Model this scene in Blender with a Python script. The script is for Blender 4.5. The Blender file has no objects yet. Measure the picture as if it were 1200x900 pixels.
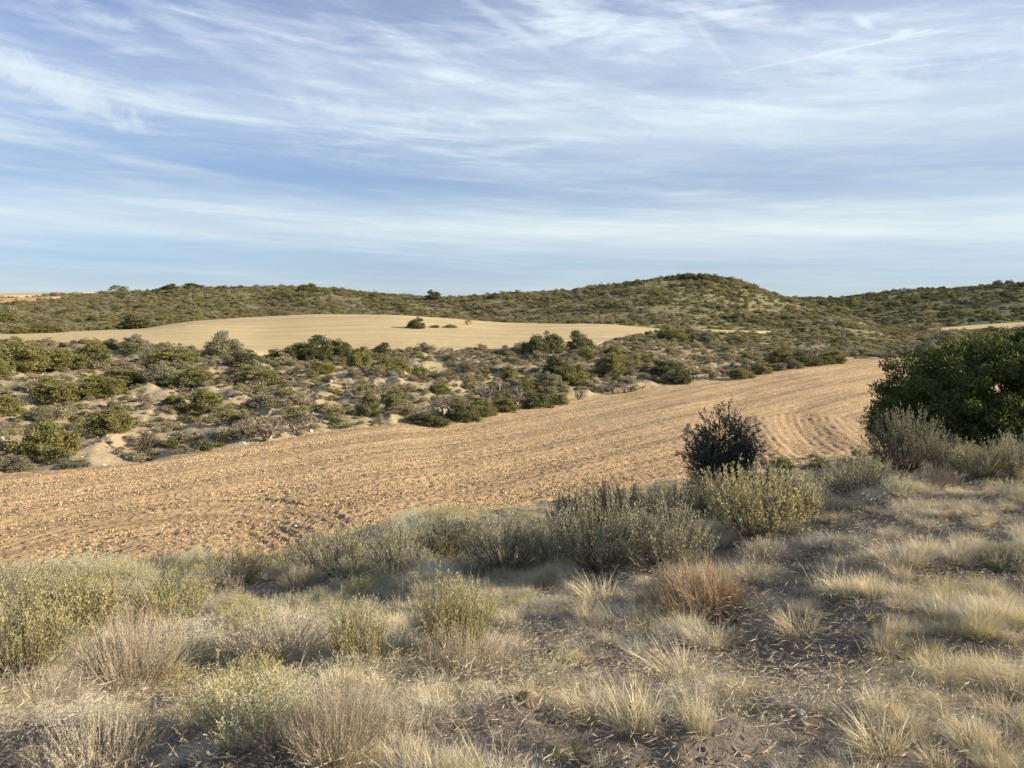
import bpy, math, random
import numpy as np
from mathutils import Vector, Matrix, Euler
random.seed(7); rng = np.random.default_rng(7)
R = math.radians
SC = bpy.context.scene
COL = SC.collection

# ------------------------------------------------------------------ camera, sun, sky, exposure
PITCH = R(6.2); F = 901.7
cam_d = bpy.data.cameras.new('camera'); cam = bpy.data.objects.new('camera', cam_d); COL.objects.link(cam)
cam_d.sensor_width = 36; cam_d.lens = F / 1200 * 36; cam_d.clip_start = 0.05; cam_d.clip_end = 20000
cam.location = (0, 0, 0); cam.rotation_euler = (R(90) - PITCH, 0, 0)
SC.camera = cam
SUN_EL, SUN_AZ = R(18.5), R(99)          # azimuth clockwise from the view direction (+Y)
sun_d = bpy.data.lights.new('sun', 'SUN'); sun = bpy.data.objects.new('sun', sun_d); COL.objects.link(sun)
sun_d.energy = 5.0; sun_d.angle = R(0.53); sun_d.color = (1.0, 0.84, 0.62)
sdir = Vector((math.sin(SUN_AZ) * math.cos(SUN_EL), math.cos(SUN_AZ) * math.cos(SUN_EL), math.sin(SUN_EL)))
sun.rotation_euler = sdir.to_track_quat('Z', 'Y').to_euler(); sun.location = (60, -10, 40)
SC.view_settings.view_transform = 'Standard'; SC.view_settings.look = 'None'
SC.view_settings.exposure = 1.12; SC.view_settings.gamma = 1.0
SC.render.engine = 'CYCLES'
SC.cycles.max_bounces = 6; SC.cycles.transparent_max_bounces = 4; SC.cycles.diffuse_bounces = 3
SC.cycles.use_denoising = True

class NT:
    """tiny node helper"""
    def __init__(s, tree): s.t = tree; tree.nodes.clear()
    def n(s, typ, ins=None, **kw):
        nd = s.t.nodes.new(typ)
        for k, v in kw.items(): setattr(nd, k, v)
        if ins:
            for k, v in ins.items():
                sock = nd.inputs[k]
                if isinstance(v, bpy.types.NodeSocket): s.t.links.new(v, sock)
                else: sock.default_value = v
        return nd
    def math(s, op, a, b=None, c=None, clamp=False):
        nd = s.t.nodes.new('ShaderNodeMath'); nd.operation = op; nd.use_clamp = clamp
        for i, v in enumerate((a, b, c)):
            if v is None: continue
            if isinstance(v, bpy.types.NodeSocket): s.t.links.new(v, nd.inputs[i])
            else: nd.inputs[i].default_value = v
        return nd.outputs[0]
    def mix(s, f, a, b, mode='MIX'):
        nd = s.t.nodes.new('ShaderNodeMix'); nd.data_type = 'RGBA'; nd.blend_type = mode
        for i, v in ((0, f), (6, a), (7, b)):
            if isinstance(v, bpy.types.NodeSocket): s.t.links.new(v, nd.inputs[i])
            else: nd.inputs[i].default_value = v if i == 0 else (*v[:3], 1)
        return nd.outputs[2]
    def ramp(s, f, stops, interp='LINEAR'):
        nd = s.t.nodes.new('ShaderNodeValToRGB'); cr = nd.color_ramp; cr.interpolation = interp
        while len(cr.elements) < len(stops): cr.elements.new(0.5)
        for e, (p, c) in zip(cr.elements, stops):
            e.position = p; e.color = (*c, 1) if isinstance(c, tuple) else (c, c, c, 1)
        s.t.links.new(f, nd.inputs[0]); return nd.outputs[0]
    def noise(s, vec, scale, detail=4, rough=.5, dist=0.0, out=0):
        nd = s.n('ShaderNodeTexNoise', {'Scale': scale, 'Detail': detail, 'Roughness': rough, 'Distortion': dist})
        if vec is not None: s.t.links.new(vec, nd.inputs['Vector'])
        return nd.outputs[out]
    def smooth(s, v, a, b):
        nd = s.n('ShaderNodeMapRange', {'From Min': a, 'From Max': b}, interpolation_type='SMOOTHSTEP')
        s.t.links.new(v, nd.inputs['Value']); return nd.outputs[0]

world = bpy.data.worlds.new('World'); SC.world = world; world.use_nodes = True
def build_sky():
    w = NT(world.node_tree)
    sky = w.n('ShaderNodeTexSky', sky_type='NISHITA', sun_disc=False, sun_elevation=SUN_EL, sun_rotation=SUN_AZ,
              altitude=900, air_density=1.0, dust_density=0.6, ozone_density=1.7)
    co = w.n('ShaderNodeTexCoord').outputs['Generated']
    nv = w.n('ShaderNodeVectorMath', {0: co}, operation='NORMALIZE').outputs[0]
    sp = w.n('ShaderNodeSeparateXYZ', {0: nv})
    X, Y, Z = sp.outputs
    zz = w.math('MAXIMUM', Z, 0.0)
    den = w.math('ADD', zz, 0.10)
    P = w.n('ShaderNodeCombineXYZ', {0: w.math('DIVIDE', X, den), 1: w.math('DIVIDE', Y, den)}).outputs[0]
    az = w.math('ARCTAN2', X, Y)                        # radians, 0 ahead, + to the right
    # streaks of high cirrus, drawn out along the wind; L spreads the height so that they crowd towards the horizon
    L = w.math('LOGARITHM', w.math('ADD', zz, .11), math.e)
    def streak(kx, kl, ka, scale, detail, rough, dist, seed):
        v = w.n('ShaderNodeCombineXYZ', {0: w.math('ADD', w.math('MULTIPLY', az, kx), seed), 1: w.math('ADD', w.math('MULTIPLY', L, kl), w.math('MULTIPLY', az, ka)), 2: seed}).outputs[0]
        return w.noise(v, scale, detail, rough, dist)
    s1 = streak(1.3, 5.0, 1.7, 1.5, 8, .60, .35, 3.1)
    s2 = streak(1.1, 2.6, 2.8, 1.7, 9, .62, .5, 8.3)
    s3 = streak(2.2, 5.5, .6, 3.2, 9, .66, .6, 1.7)
    s4 = streak(.8, 3.4, .1, 1.1, 4, .5, .3, 12.9)
    c1 = w.smooth(s1, .44, .74)
    c2 = w.smooth(s2, .50, .78)
    c3 = w.smooth(s3, .40, .72)
    patch = w.smooth(s4, .34, .66)
    wisps = w.math('ADD', w.math('MULTIPLY', c1, .80), w.math('MULTIPLY', c2, .55))
    wisps = w.math('MULTIPLY', wisps, w.math('ADD', .45, w.math('MULTIPLY', c3, .9)))
    wisps = w.math('ADD', wisps, w.math('MULTIPLY', w.math('MULTIPLY', c3, patch), .30))
    # level bands of thin veil low in the sky
    bc = w.n('ShaderNodeCombineXYZ', {0: w.math('MULTIPLY', az, 1.3), 1: w.math('MULTIPLY', Z, 15.0), 2: 4.2}).outputs[0]
    b1 = w.noise(bc, 1.1, 6, .55, .35)
    zw = w.math('ADD', zz, w.math('MULTIPLY', w.math('SUBTRACT', b1, .5), .07))
    zw = w.math('SUBTRACT', zw, w.math('MULTIPLY', az, .010))
    veil = w.ramp(zw, [(0.0, .92), (.025, .86), (.055, .76), (.085, .92), (.105, .90), (.135, .80), (.165, .82), (.205, .84), (.25, .60), (.34, .30), (.6, .2)], 'B_SPLINE')
    right = w.smooth(az, -.55, .45)
    veil = w.math('MULTIPLY', veil, w.math('ADD', .70, w.math('MULTIPLY', right, .40)))
    tx = w.math('ADD', .66, w.math('MULTIPLY', w.smooth(b1, .32, .66), .52))
    veil = w.math('MULTIPLY', veil, tx)
    hi = w.ramp(zz, [(0.0, 0.15), (.08, .5), (.15, .85), (.20, 1.0), (.6, .9)])
    al = w.math('ADD', veil, w.math('MULTIPLY', wisps, hi))
    # single clouds: long bright streak, small puffs, contrail  (azimuth, sine of elevation)
    def blob(a0, z0, la, lz, tilt, seed, k=1.0):
        u = w.math('SUBTRACT', az, a0); v = w.math('SUBTRACT', Z, z0)
        ct, st = math.cos(tilt), math.sin(tilt)
        uu = w.math('ADD', w.math('MULTIPLY', u, ct), w.math('MULTIPLY', v, st))
        vv = w.math('SUBTRACT', w.math('MULTIPLY', v, ct), w.math('MULTIPLY', u, st))
        nn = w.math('MULTIPLY', w.math('SUBTRACT', w.noise(nv, 26, 8, .7, .6), .5), 2.2)
        d = w.math('ADD', w.math('POWER', w.math('DIVIDE', uu, la), 2.0), w.math('POWER', w.math('DIVIDE', vv, lz), 2.0))
        d = w.math('SQRT', d)
        return w.math('MULTIPLY', w.smooth(w.math('ADD', d, nn), 1.15, .1), k)
    for a0, z0, la, lz, t, k in ((-.545, .232, .13, .020, -.30, 1.0), (-.475, .295, .05, .008, 0, .25), (.413, .300, .015, .006, -.5, .8), (.452, .284, .012, .005, .1, .8),
                                 (.195, .300, .04, .008, 0, .35), (.02, .205, .22, .014, -.02, .22), (-.16, .225, .13, .012, -.05, .30), (-.40, .30, .30, .012, -.40, .15), (-.02, .33, .12, .008, -.5, .22), (.24, .30, .07, .006, -.8, .2), (.36, .23, .22, .03, .05, .2)):
        al = w.math('ADD', al, blob(a0, z0, la, lz, t, 0, k))
    # contrail
    u = w.math('SUBTRACT', az, .40); v = w.math('SUBTRACT', w.math('SUBTRACT', Z, .277), w.math('MULTIPLY', u, .10))
    line = w.math('MULTIPLY', w.smooth(w.math('ABSOLUTE', v), .0014, .0003), w.math('MULTIPLY', w.smooth(u, -.16, -.02), w.smooth(u, .085, .078)))
    al = w.math('ADD', al, w.math('MULTIPLY', line, .6))
    al = w.math('MULTIPLY', al, w.smooth(Z, -.02, .0))
    al = w.math('SUBTRACT', 1.0, w.math('EXPONENT', w.math('MULTIPLY', w.math('POWER', al, 1.25), -1.75)))
    ccol = w.ramp(zz, [(0.0, (5.3, 6.0, 6.8)), (.045, (4.7, 5.6, 6.9)), (.085, (6.2, 6.9, 7.4)), (.105, (5.8, 6.6, 7.3)), (.145, (4.2, 5.15, 6.4)), (.20, (5.7, 6.6, 7.6)), (.3, (6.4, 7.2, 8.4)), (.5, (6.4, 7.2, 8.4))])
    base = w.mix(1.0, sky.outputs[0], SKYMUL, 'MULTIPLY')
    tone = w.math('ADD', .79, w.math('MULTIPLY', w.math('ADD', s3, s1), .30))
    ccol = w.mix(1.0, ccol, w.n('ShaderNodeCombineXYZ', {0: tone, 1: tone, 2: w.math('ADD', .5, w.math('MULTIPLY', tone, .5))}).outputs[0], 'MULTIPLY')
    colr = w.mix(al, base, ccol)
    bg = w.n('ShaderNodeBackground', {'Color': colr, 'Strength': SKY_STRENGTH})
    out = w.n('ShaderNodeOutputWorld'); w.t.links.new(bg.outputs[0], out.inputs[0])
SKY_STRENGTH = 0.054; SKYMUL = (0.52, .74, 1.14)
build_sky()

# ------------------------------------------------------------------ helpers
def tag(o, label=None, cat=None, group=None, kind=None):
    if label: o['label'] = label
    if cat: o['category'] = cat
    if group: o['group'] = group
    if kind: o['kind'] = kind
    return o
def link(o, parent=None):
    COL.objects.link(o)
    if parent is not None: o.parent = parent
    return o
def mesh_np(name, verts, faces, mats=(), mat_idx=None, smooth=False, uv=None):
    """faces: (n,3) or (n,4) array, or list of such arrays"""
    me = bpy.data.meshes.new(name)
    fl = [np.asarray(f, dtype=np.int32) for f in (faces if isinstance(faces, list) else [faces]) if len(f)]
    loops = np.concatenate([f.ravel() for f in fl]); counts = np.concatenate([np.full(len(f), f.shape[1], np.int32) for f in fl])
    starts = np.concatenate(([0], np.cumsum(counts)[:-1])).astype(np.int32)
    me.vertices.add(len(verts)); me.vertices.foreach_set('co', np.asarray(verts, np.float32).ravel())
    me.loops.add(len(loops)); me.loops.foreach_set('vertex_index', loops)
    me.polygons.add(len(counts)); me.polygons.foreach_set('loop_start', starts); me.polygons.foreach_set('loop_total', counts)
    if uv is not None:
        l = me.uv_layers.new(name='UVMap'); l.data.foreach_set('uv', np.asarray(uv, np.float32)[loops].ravel())
    for m in mats: me.materials.append(m)
    if mat_idx is not None: me.polygons.foreach_set('material_index', np.asarray(mat_idx, np.int32))
    me.update(calc_edges=True)
    me.polygons.foreach_set('use_smooth', np.full(len(counts), smooth))
    return me
def vattr(me, name, arr):
    a = me.attributes.new(name, 'FLOAT', 'POINT'); a.data.foreach_set('value', np.asarray(arr, np.float32).ravel())

_perm = rng.permutation(512).astype(np.int64); _perm = np.concatenate([_perm, _perm]); _g = rng.random(512) * 2 * np.pi
def perlin(x, y, seed=0):
    x = x + seed * 17.13; y = y + seed * 9.71
    xi = np.floor(x).astype(np.int64); yi = np.floor(y).astype(np.int64); xf = x - xi; yf = y - yi
    u = xf * xf * xf * (xf * (xf * 6 - 15) + 10); v = yf * yf * yf * (yf * (yf * 6 - 15) + 10)
    def g(ix, iy, dx, dy):
        h = _g[_perm[(_perm[ix & 511] + iy) & 511] & 511]; return np.cos(h) * dx + np.sin(h) * dy
    a = g(xi, yi, xf, yf); b = g(xi + 1, yi, xf - 1, yf); c = g(xi, yi + 1, xf, yf - 1); d = g(xi + 1, yi + 1, xf - 1, yf - 1)
    return (a + u * (b - a)) * (1 - v) + (c + u * (d - c)) * v
def fbm(x, y, s, oct=4, seed=0, gain=.5):
    t = 0; a = 1; f = 1 / s
    for i in range(oct): t = t + a * perlin(x * f, y * f, seed + i * 3.7); a *= gain; f *= 2.03
    return t
def sstep(a, b, x):
    t = np.clip((x - a) / (b - a), 0, 1); return t * t * (3 - 2 * t)
def pchip(xs, ys, x):
    xs = np.asarray(xs, float); ys = np.asarray(ys, float)
    h = np.diff(xs); dl = np.diff(ys, axis=0) / (h if ys.ndim == 1 else h[:, None])
    m = np.zeros_like(ys)
    hs = h if ys.ndim == 1 else h[:, None]
    w1 = 2 * hs[1:] + hs[:-1]; w2 = hs[1:] + 2 * hs[:-1]
    with np.errstate(all='ignore'):
        mm = (w1 + w2) / (w1 / dl[:-1] + w2 / dl[1:])
    m[1:-1] = np.where(dl[:-1] * dl[1:] > 0, mm, 0); m[0] = dl[0]; m[-1] = dl[-1]
    x = np.clip(x, xs[0], xs[-1]); i = np.clip(np.searchsorted(xs, x) - 1, 0, len(xs) - 2)
    t = (x - xs[i]) / h[i]; H = h[i]
    if ys.ndim > 1: t = t[:, None]; H = H[:, None]
    return (2 * t**3 - 3 * t**2 + 1) * ys[i] + (t**3 - 2 * t**2 + t) * H * m[i] + (-2 * t**3 + 3 * t**2) * ys[i + 1] + (t**3 - t**2) * H * m[i + 1]

# ------------------------------------------------------------------ the lie of the land
# Sight lines taken from the place: for a bearing, pairs (distance ahead in metres, sight-line row) fix the ground heights.
CT, ST = math.cos(PITCH), math.sin(PITCH)
def slope_of(py): t = (450 - py) / F; return (t * CT - ST) / (CT + t * ST)
def bear(px): return math.atan((px - 600) * CT / F)
PROF = {
 -300: [(2.8,900),(4.8,800),(8,730),(13,700),(19,685),(29,560),(34,535),(44,490),(60,446),(78,420),(95,402),(120,395),(150,390),(180,384),(240,366),(320,354),(450,350),(700,345),(1100,343)],
 0: [(2.7,900),(4.6,800),(8,720),(13,688),(19.5,668),(31,553),(36,528),(45,488),(60,445),(75,420),(93,401),(112,394),(135,391),(160,385),(220,368),(300,356),(400,349),(700,346),(1100,343)],
 150: [(2.7,900),(4.6,798),(8,716),(13,680),(19.5,660),(33,543),(38,520),(47,484),(60,450),(75,424),(88,402),(115,391),(150,386),(170,383),(240,362),(320,343),(400,341),(700,341),(1100,342)],
 230: [(2.66,900),(4.5,796),(8,714),(12,676),(20,655),(35,530),(40,512),(48,480),(60,449),(75,423),(84,408),(115,388),(160,376),(180,377),(240,360),(320,336.5),(370,335),(500,339),(1100,342)],
 300: [(2.65,900),(4.5,795),(8,712),(12,672),(20.5,650),(37,520),(42,503),(49,476),(60,450),(72,424),(80,413),(120,389),(168,371.5),(195,374),(240,364),(320,338),(355,335.5),(500,340),(1100,343)],
 375: [(2.62,900),(4.4,795),(7.5,713),(11,670),(17.2,657),(21,638),(39.5,508),(44,490),(50,470),(60,446),(70,426),(82,412),(120,387),(166,368.5),(195,371),(230,362),(290,340),(320,338),(450,343),(1100,345)],
 450: [(2.6,900),(4.3,795),(7,715),(10,668),(18.2,626.5),(21.8,622.5),(42,499),(46,484),(54,462),(64,442),(74,424),(84,411),(120,386),(164,369),(195,372),(230,364),(280,348),(305,346.5),(450,350),(1100,350)],
 520: [(2.55,900),(4.25,792),(7,708),(10,655),(19.2,612.6),(22.8,609.5),(46,490),(50,476),(57,458),(68,438),(78,421),(87,409.5),(122,388),(166,373),(195,376),(225,370),(265,352),(290,349.5),(450,353),(1100,352)],
 600: [(2.5,900),(4.2,790),(7,700),(10,645),(25,592),(50,478),(54,466),(60,454),(72,432),(82,417),(89,408.5),(130,388),(168,378),(190,378),(215,371),(255,350),(280,346),(420,353),(1100,352)],
 700: [(2.5,900),(4.1,790),(7,688),(10,632),(26.5,576),(55,464),(60,455),(68,441),(78,426),(88,413),(96,405),(125,389),(152,379.5),(175,378),(205,364),(250,343),(272,338.5),(400,350),(1100,352)],
 770: [(2.5,900),(4.1,788),(6.8,684),(10,620),(28,565),(59,454),(64,447),(72,436),(82,423),(95,409),(112,397),(130,388),(148,385),(172,378),(200,361),(245,333),(264,327),(380,343),(1100,351)],
 820: [(2.45,900),(4,786),(6.6,682),(9.8,614),(29,558),(63,445.5),(68,441),(76,433),(88,420),(104,406),(122,396),(142,391),(160,387),(178,378),(205,357),(245,330),(264,323.5),(380,340),(1100,350)],
 865: [(2.45,900),(4,785),(6.5,680),(9.5,608),(31,551),(66,440),(71,437),(80,429),(94,416),(110,405),(128,397),(146,391),(164,387),(182,378),(210,358),(248,335),(266,330),(380,345),(1100,350)],
 905: [(2.45,900),(4,783),(6.3,674),(9.4,600),(32,543),(70,433),(76,430),(86,424),(100,413),(118,403),(135,397),(150,391),(168,386),(186,378),(212,364),(248,347),(264,344.5),(380,359),(1100,349.5)],
 945: [(2.45,900),(3.95,782),(6.2,668),(9.2,592),(33,539),(75,426),(82,423),(92,419),(105,412),(122,403),(138,397),(154,390),(172,382),(190,375),(214,367),(246,358),(262,357),(420,366),(640,352),(880,349),(1100,350)],
 1000: [(2.45,900),(3.9,780),(6,660),(9,580),(34,530),(82,420),(90,417),(100,413),(112,408),(128,401),(145,395),(160,390),(176,384),(192,380),(210,376.5),(228,375),(300,382),(440,370),(640,356),(860,344.5),(1100,345)],
 1050: [(2.43,900),(3.85,775),(6,645),(9,568),(35,526),(85,418.5),(94,416),(104,413),(116,409),(130,405),(146,401),(160,397),(176,393),(190,390),(204,388),(222,387.5),(262,388),(335,383),(450,371),(640,353),(860,339),(1100,341)],
 1110: [(2.42,900),(3.82,772),(6,634),(9,556),(11,547),(35.5,522),(88,417),(98,416),(108,413),(120,410),(134,407),(150,403),(165,400),(180,397),(195,394),(212,391.5),(232,389.5),(262,387),(340,381),(450,368),(640,349),(860,334.5),(1100,337)],
 1200: [(2.4,900),(3.8,770),(6,624),(9,543),(11,535),(36,518),(90,417),(100,416),(112,412),(124,408),(138,404),(152,401),(168,398),(184,395),(200,393),(220,390),(240,388),(265,385),(340,377.5),(450,365),(640,344),(870,329),(1100,333)],
 1400: [(2.4,900),(3.8,765),(6,605),(9,520),(11,512),(36,514),(90,417),(100,416),(112,411),(124,406),(138,401),(152,397),(168,393),(184,390),(200,387),(220,384),(240,381),(265,377),(340,368),(450,356),(640,337),(870,322),(1100,326)],
}
LR = np.linspace(math.log(0.3), math.log(7000), 700)
_phis, _rows = [], []
def col_table(pts, phi):
    Yn = np.array([0.2, 1.2] + [p[0] for p in pts] + [7000.]); z = np.array([-1.6, -1.6] + [slope_of(p[1]) * p[0] for p in pts] + [slope_of(pts[-1][1] + 4) * 7000 * .4])
    r = Yn / math.cos(phi); return pchip(np.log(r), z, LR)
for px, pts in sorted(PROF.items()): _phis.append(bear(px)); _rows.append(col_table(pts, bear(px)))
# beyond the sides the nearest profile carries on and behind the camera the ground levels out
lv = np.interp(LR, [math.log(2), math.log(40), math.log(300), math.log(7000)], [-1.6, -2.2, -3., -3.])
_phis = [-math.pi, -R(110), -R(75)] + _phis + [R(75), R(110), math.pi]
lo, hi_ = _rows[0], _rows[-1]
_rows = [lv, .4 * lo + .6 * lv, lo * .9 + .1 * lv] + _rows + [hi_ * .8 + .2 * lv, .4 * hi_ + .6 * lv, lv]
PHI = np.linspace(-math.pi, math.pi, 2400)
TAB = pchip(np.array(_phis), np.array(_rows), PHI)               # (phi, r)
def curve(tab):
    xs = sorted(tab); b = [bear(x) for x in xs]; v = [tab[x] for x in xs]
    return lambda phi: np.interp(phi, b, v)
def ydist(phi, r): return r * np.cos(np.clip(phi, -1.35, 1.35))
PL_NEAR = curve({-900:18.5,-300: 18.8, 0: 19.5, 150: 19.7, 300: 20.5, 375: 21, 450: 22, 520: 23, 600: 25, 700: 26.5, 820: 29, 905: 32, 1000: 34, 1200: 36, 1500: 37})
PL_FAR = curve({-900:27,-300: 29, 0: 31, 150: 33, 230: 35, 300: 37, 375: 39.5, 450: 42, 520: 46, 600: 50, 700: 55, 770: 59, 820: 63, 865: 66, 905: 70, 945: 75, 1000: 82, 1050: 85, 1110: 88, 1200: 90, 1500: 90})
ST_NEAR = curve({-900:95,-300: 95, 0: 95, 150: 88, 230: 84, 300: 80, 375: 82, 450: 84, 520: 87, 600: 89.5, 700: 97, 770: 130, 785: 150})
ST_FAR = curve({-900:120,-300: 125, 0: 135, 150: 152, 230: 172, 300: 184, 375: 184, 450: 184, 520: 182, 600: 170, 700: 152, 770: 148, 785: 147})
FIELDS = {  # name: (near, far, bearing range)
 'ploughed_field': (PL_NEAR, PL_FAR, (bear(-700), bear(1420))),
 'stubble_field': (ST_NEAR, ST_FAR, (bear(-800), bear(778))),
 'small_stubble_field': (curve({820: 158, 840: 146, 870: 150, 905: 160}), curve({820: 166, 870: 166, 910: 164}), (bear(826), bear(908))),
 'valley_field': (curve({1075: 270, 1100: 258, 1200: 262, 1500: 262}), curve({1075: 278, 1100: 300, 1140: 335, 1200: 350, 1500: 360}), (bear(1072), bear(1500))),
 'tan_field': (curve({-600: 300, 0: 305, 80: 372}), curve({-600: 400, 0: 398, 50: 400, 85: 380}), (bear(-600), bear(84))),
 'far_stubble_field': (curve({-300: 640, 0: 650, 110: 800}), curve({-300: 1000, 0: 1000, 110: 900}), (bear(-300), bear(112))),
 'almond_plot': (curve({800: 64, 860: 69}), curve({800: 69.5, 830: 71.5, 860: 70}), (bear(803), bear(858))),
 'ridge_clearing': (curve({240: 325, 268: 320}), curve({240: 352, 268: 338}), (bear(241), bear(268))),
}
def field_mask(name, x, y):
    near, far, (b0, b1) = FIELDS[name]
    phi = np.arctan2(x, y); Y = y; r = np.hypot(x, y)
    wob = fbm(x, y, 3 + 0.04 * np.median(r), 3, 5) * (0.35 + .012 * r)
    d = np.minimum(Y - near(phi), far(phi) - Y)
    d = np.minimum(d, np.minimum(phi - b0, b1 - phi) * r) + wob * .8
    w = .25 + .006 * r
    return np.where((np.abs(phi) < 1.3) & (y > 0), sstep(-w, w, d), 0.)
def base_height(x, y):
    phi = np.arctan2(x, y); r = np.maximum(np.hypot(x, y), .31)
    fi = (phi + math.pi) / (2 * math.pi) * (len(PHI) - 1); fr = (np.log(r) - LR[0]) / (LR[1] - LR[0])
    fr = np.clip(fr, 0, len(LR) - 1.001); i = np.clip(fi.astype(int), 0, len(PHI) - 2); j = fr.astype(int)
    a = fi - i; b = fr - j
    return (TAB[i, j] * (1 - a) * (1 - b) + TAB[i + 1, j] * a * (1 - b) + TAB[i, j + 1] * (1 - a) * b + TAB[i + 1, j + 1] * a * b)
def fields_cover(x, y):
    m = np.zeros_like(x)
    for k in FIELDS: m = np.maximum(m, field_mask(k, x, y))
    return m
def relief(x, y):
    r = np.hypot(x, y)
    near = sstep(16, 6, r)
    z = near * (fbm(x, y, 1.0, 4, 1) * .13 + np.maximum(fbm(x, y, .32, 2, 4), 0) * .06)
    z = z + sstep(9, 14, r) * sstep(30, 18, r) * fbm(x, y, 2.5, 4, 2) * .25
    mid = sstep(30, 45, r) * sstep(110, 85, r)
    g = fbm(x * .9 + y * .2, y * .35, 5, 4, 9)
    z = z + mid * (fbm(x, y, 9, 5, 3) * .5 + fbm(x, y, 1.6, 4, 14, .65) * .12 - np.abs(g) * 1.0 + .25)
    hl = sstep(120, 190, r)
    z = z + hl * (fbm(x, y, 34, 5, 6) * .9 + fbm(x, y, 7, 3, 8) * .2) + sstep(330, 480, r) * (fbm(x, y, 110, 4, 11) * 3 - np.abs(fbm(x * 1.2, y * .5, 80, 4, 12)) * 7 - 1.8)
    return z
def H(x, y, cover=None):
    x = np.asarray(x, float); y = np.asarray(y, float)
    if cover is None: cover = fields_cover(x, y)
    return base_height(x, y) + relief(x, y) * (1 - .93 * cover)
def place(px, py, dmin=2.0, dmax=1500):
    """where the sight line of a picture point meets the ground"""
    s = slope_of(py); u = (px - 600) / F * (CT - s * ST)
    Y = np.exp(np.linspace(math.log(dmin), math.log(dmax), 1500)); hz = H(u * Y, Y)
    k = np.argmax(hz > s * Y)
    if not (hz > s * Y).any(): k = int(np.argmin(np.abs(hz - s * Y)))
    return float(u * Y[k]), float(Y[k]), float(hz[k])

# ------------------------------------------------------------------ materials
def new_mat(name):
    m = bpy.data.materials.new(name); m.use_nodes = True; return m, NT(m.node_tree)
def finish(w, shader):
    o = w.n('ShaderNodeOutputMaterial'); w.t.links.new(shader, o.inputs[0])
def soil_material(name, cols, scale, bump_scale, bump, extra=None, rough=.95):
    m, w = new_mat(name)
    co = w.n('ShaderNodeTexCoord').outputs['Object']
    n1 = w.noise(co, scale, 8, .62); n2 = w.noise(co, scale * .13, 5, .6, .3); n3 = w.noise(co, scale * 7, 4, .7)
    c = w.mix(w.smooth(n1, .34, .66), cols[0], cols[1]); c = w.mix(w.math('MULTIPLY', w.smooth(n2, .42, .68), .75), c, cols[2])
    c = w.mix(w.math('MULTIPLY', w.smooth(n3, .56, .68), .6), c, cols[3])
    if extra: c = extra(w, c, co)
    hgt = w.math('ADD', w.noise(co, bump_scale, 10, .72), w.math('MULTIPLY', w.noise(co, bump_scale * 5, 6, .7), .35))
    b = w.n('ShaderNodeBump', {'Height': hgt, 'Strength': 1.0, 'Distance': bump})
    p = w.n('ShaderNodeBsdfPrincipled', {'Base Color': c, 'Roughness': rough, 'Specular IOR Level': .15, 'Normal': b.outputs[0]})
    finish(w, p.outputs[0]); return m
def leaf_material(name, dark, light, tip=None, transl=.25, rough=.6, objvar=.35, hue=None):
    m, w = new_mat(name)
    ri = w.n('ShaderNodeNewGeometry').outputs['Random Per Island']; ro = w.n('ShaderNodeObjectInfo').outputs['Random']
    f = w.math('ADD', w.math('MULTIPLY', ri, 1 - objvar), w.math('MULTIPLY', ro, objvar))
    c = w.mix(f, dark, light)
    if hue: c = w.mix(w.smooth(w.math('FRACT', w.math('MULTIPLY', ro, 7.31)), .35, 1.0), c, hue, 'MIX') if False else w.mix(w.math('MULTIPLY', w.math('FRACT', w.math('MULTIPLY', ro, 7.31)), .55), c, hue)
    if tip:
        uv = w.n('ShaderNodeSeparateXYZ', {0: w.n('ShaderNodeTexCoord').outputs['UV']}).outputs[1]
        c = w.mix(w.smooth(uv, .1, .75), c, w.mix(w.math('MULTIPLY', ri, .9), tip, light))
    p = w.n('ShaderNodeBsdfPrincipled', {'Base Color': c, 'Roughness': rough, 'Specular IOR Level': .25})
    t = w.n('ShaderNodeBsdfTranslucent', {'Color': c})
    mx = w.n('ShaderNodeMixShader', {0: transl, 1: p.outputs[0], 2: t.outputs[0]}); finish(w, mx.outputs[0]); return m
def bark_material(name, a, b):
    m, w = new_mat(name); co = w.n('ShaderNodeTexCoord').outputs['Object']
    c = w.mix(w.noise(co, 14, 6, .7), a, b)
    bu = w.n('ShaderNodeBump', {'Height': w.noise(co, 40, 5, .7), 'Distance': .01})
    p = w.n('ShaderNodeBsdfPrincipled', {'Base Color': c, 'Roughness': .9, 'Specular IOR Level': .15, 'Normal': bu.outputs[0]}); finish(w, p.outputs[0]); return m

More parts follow.
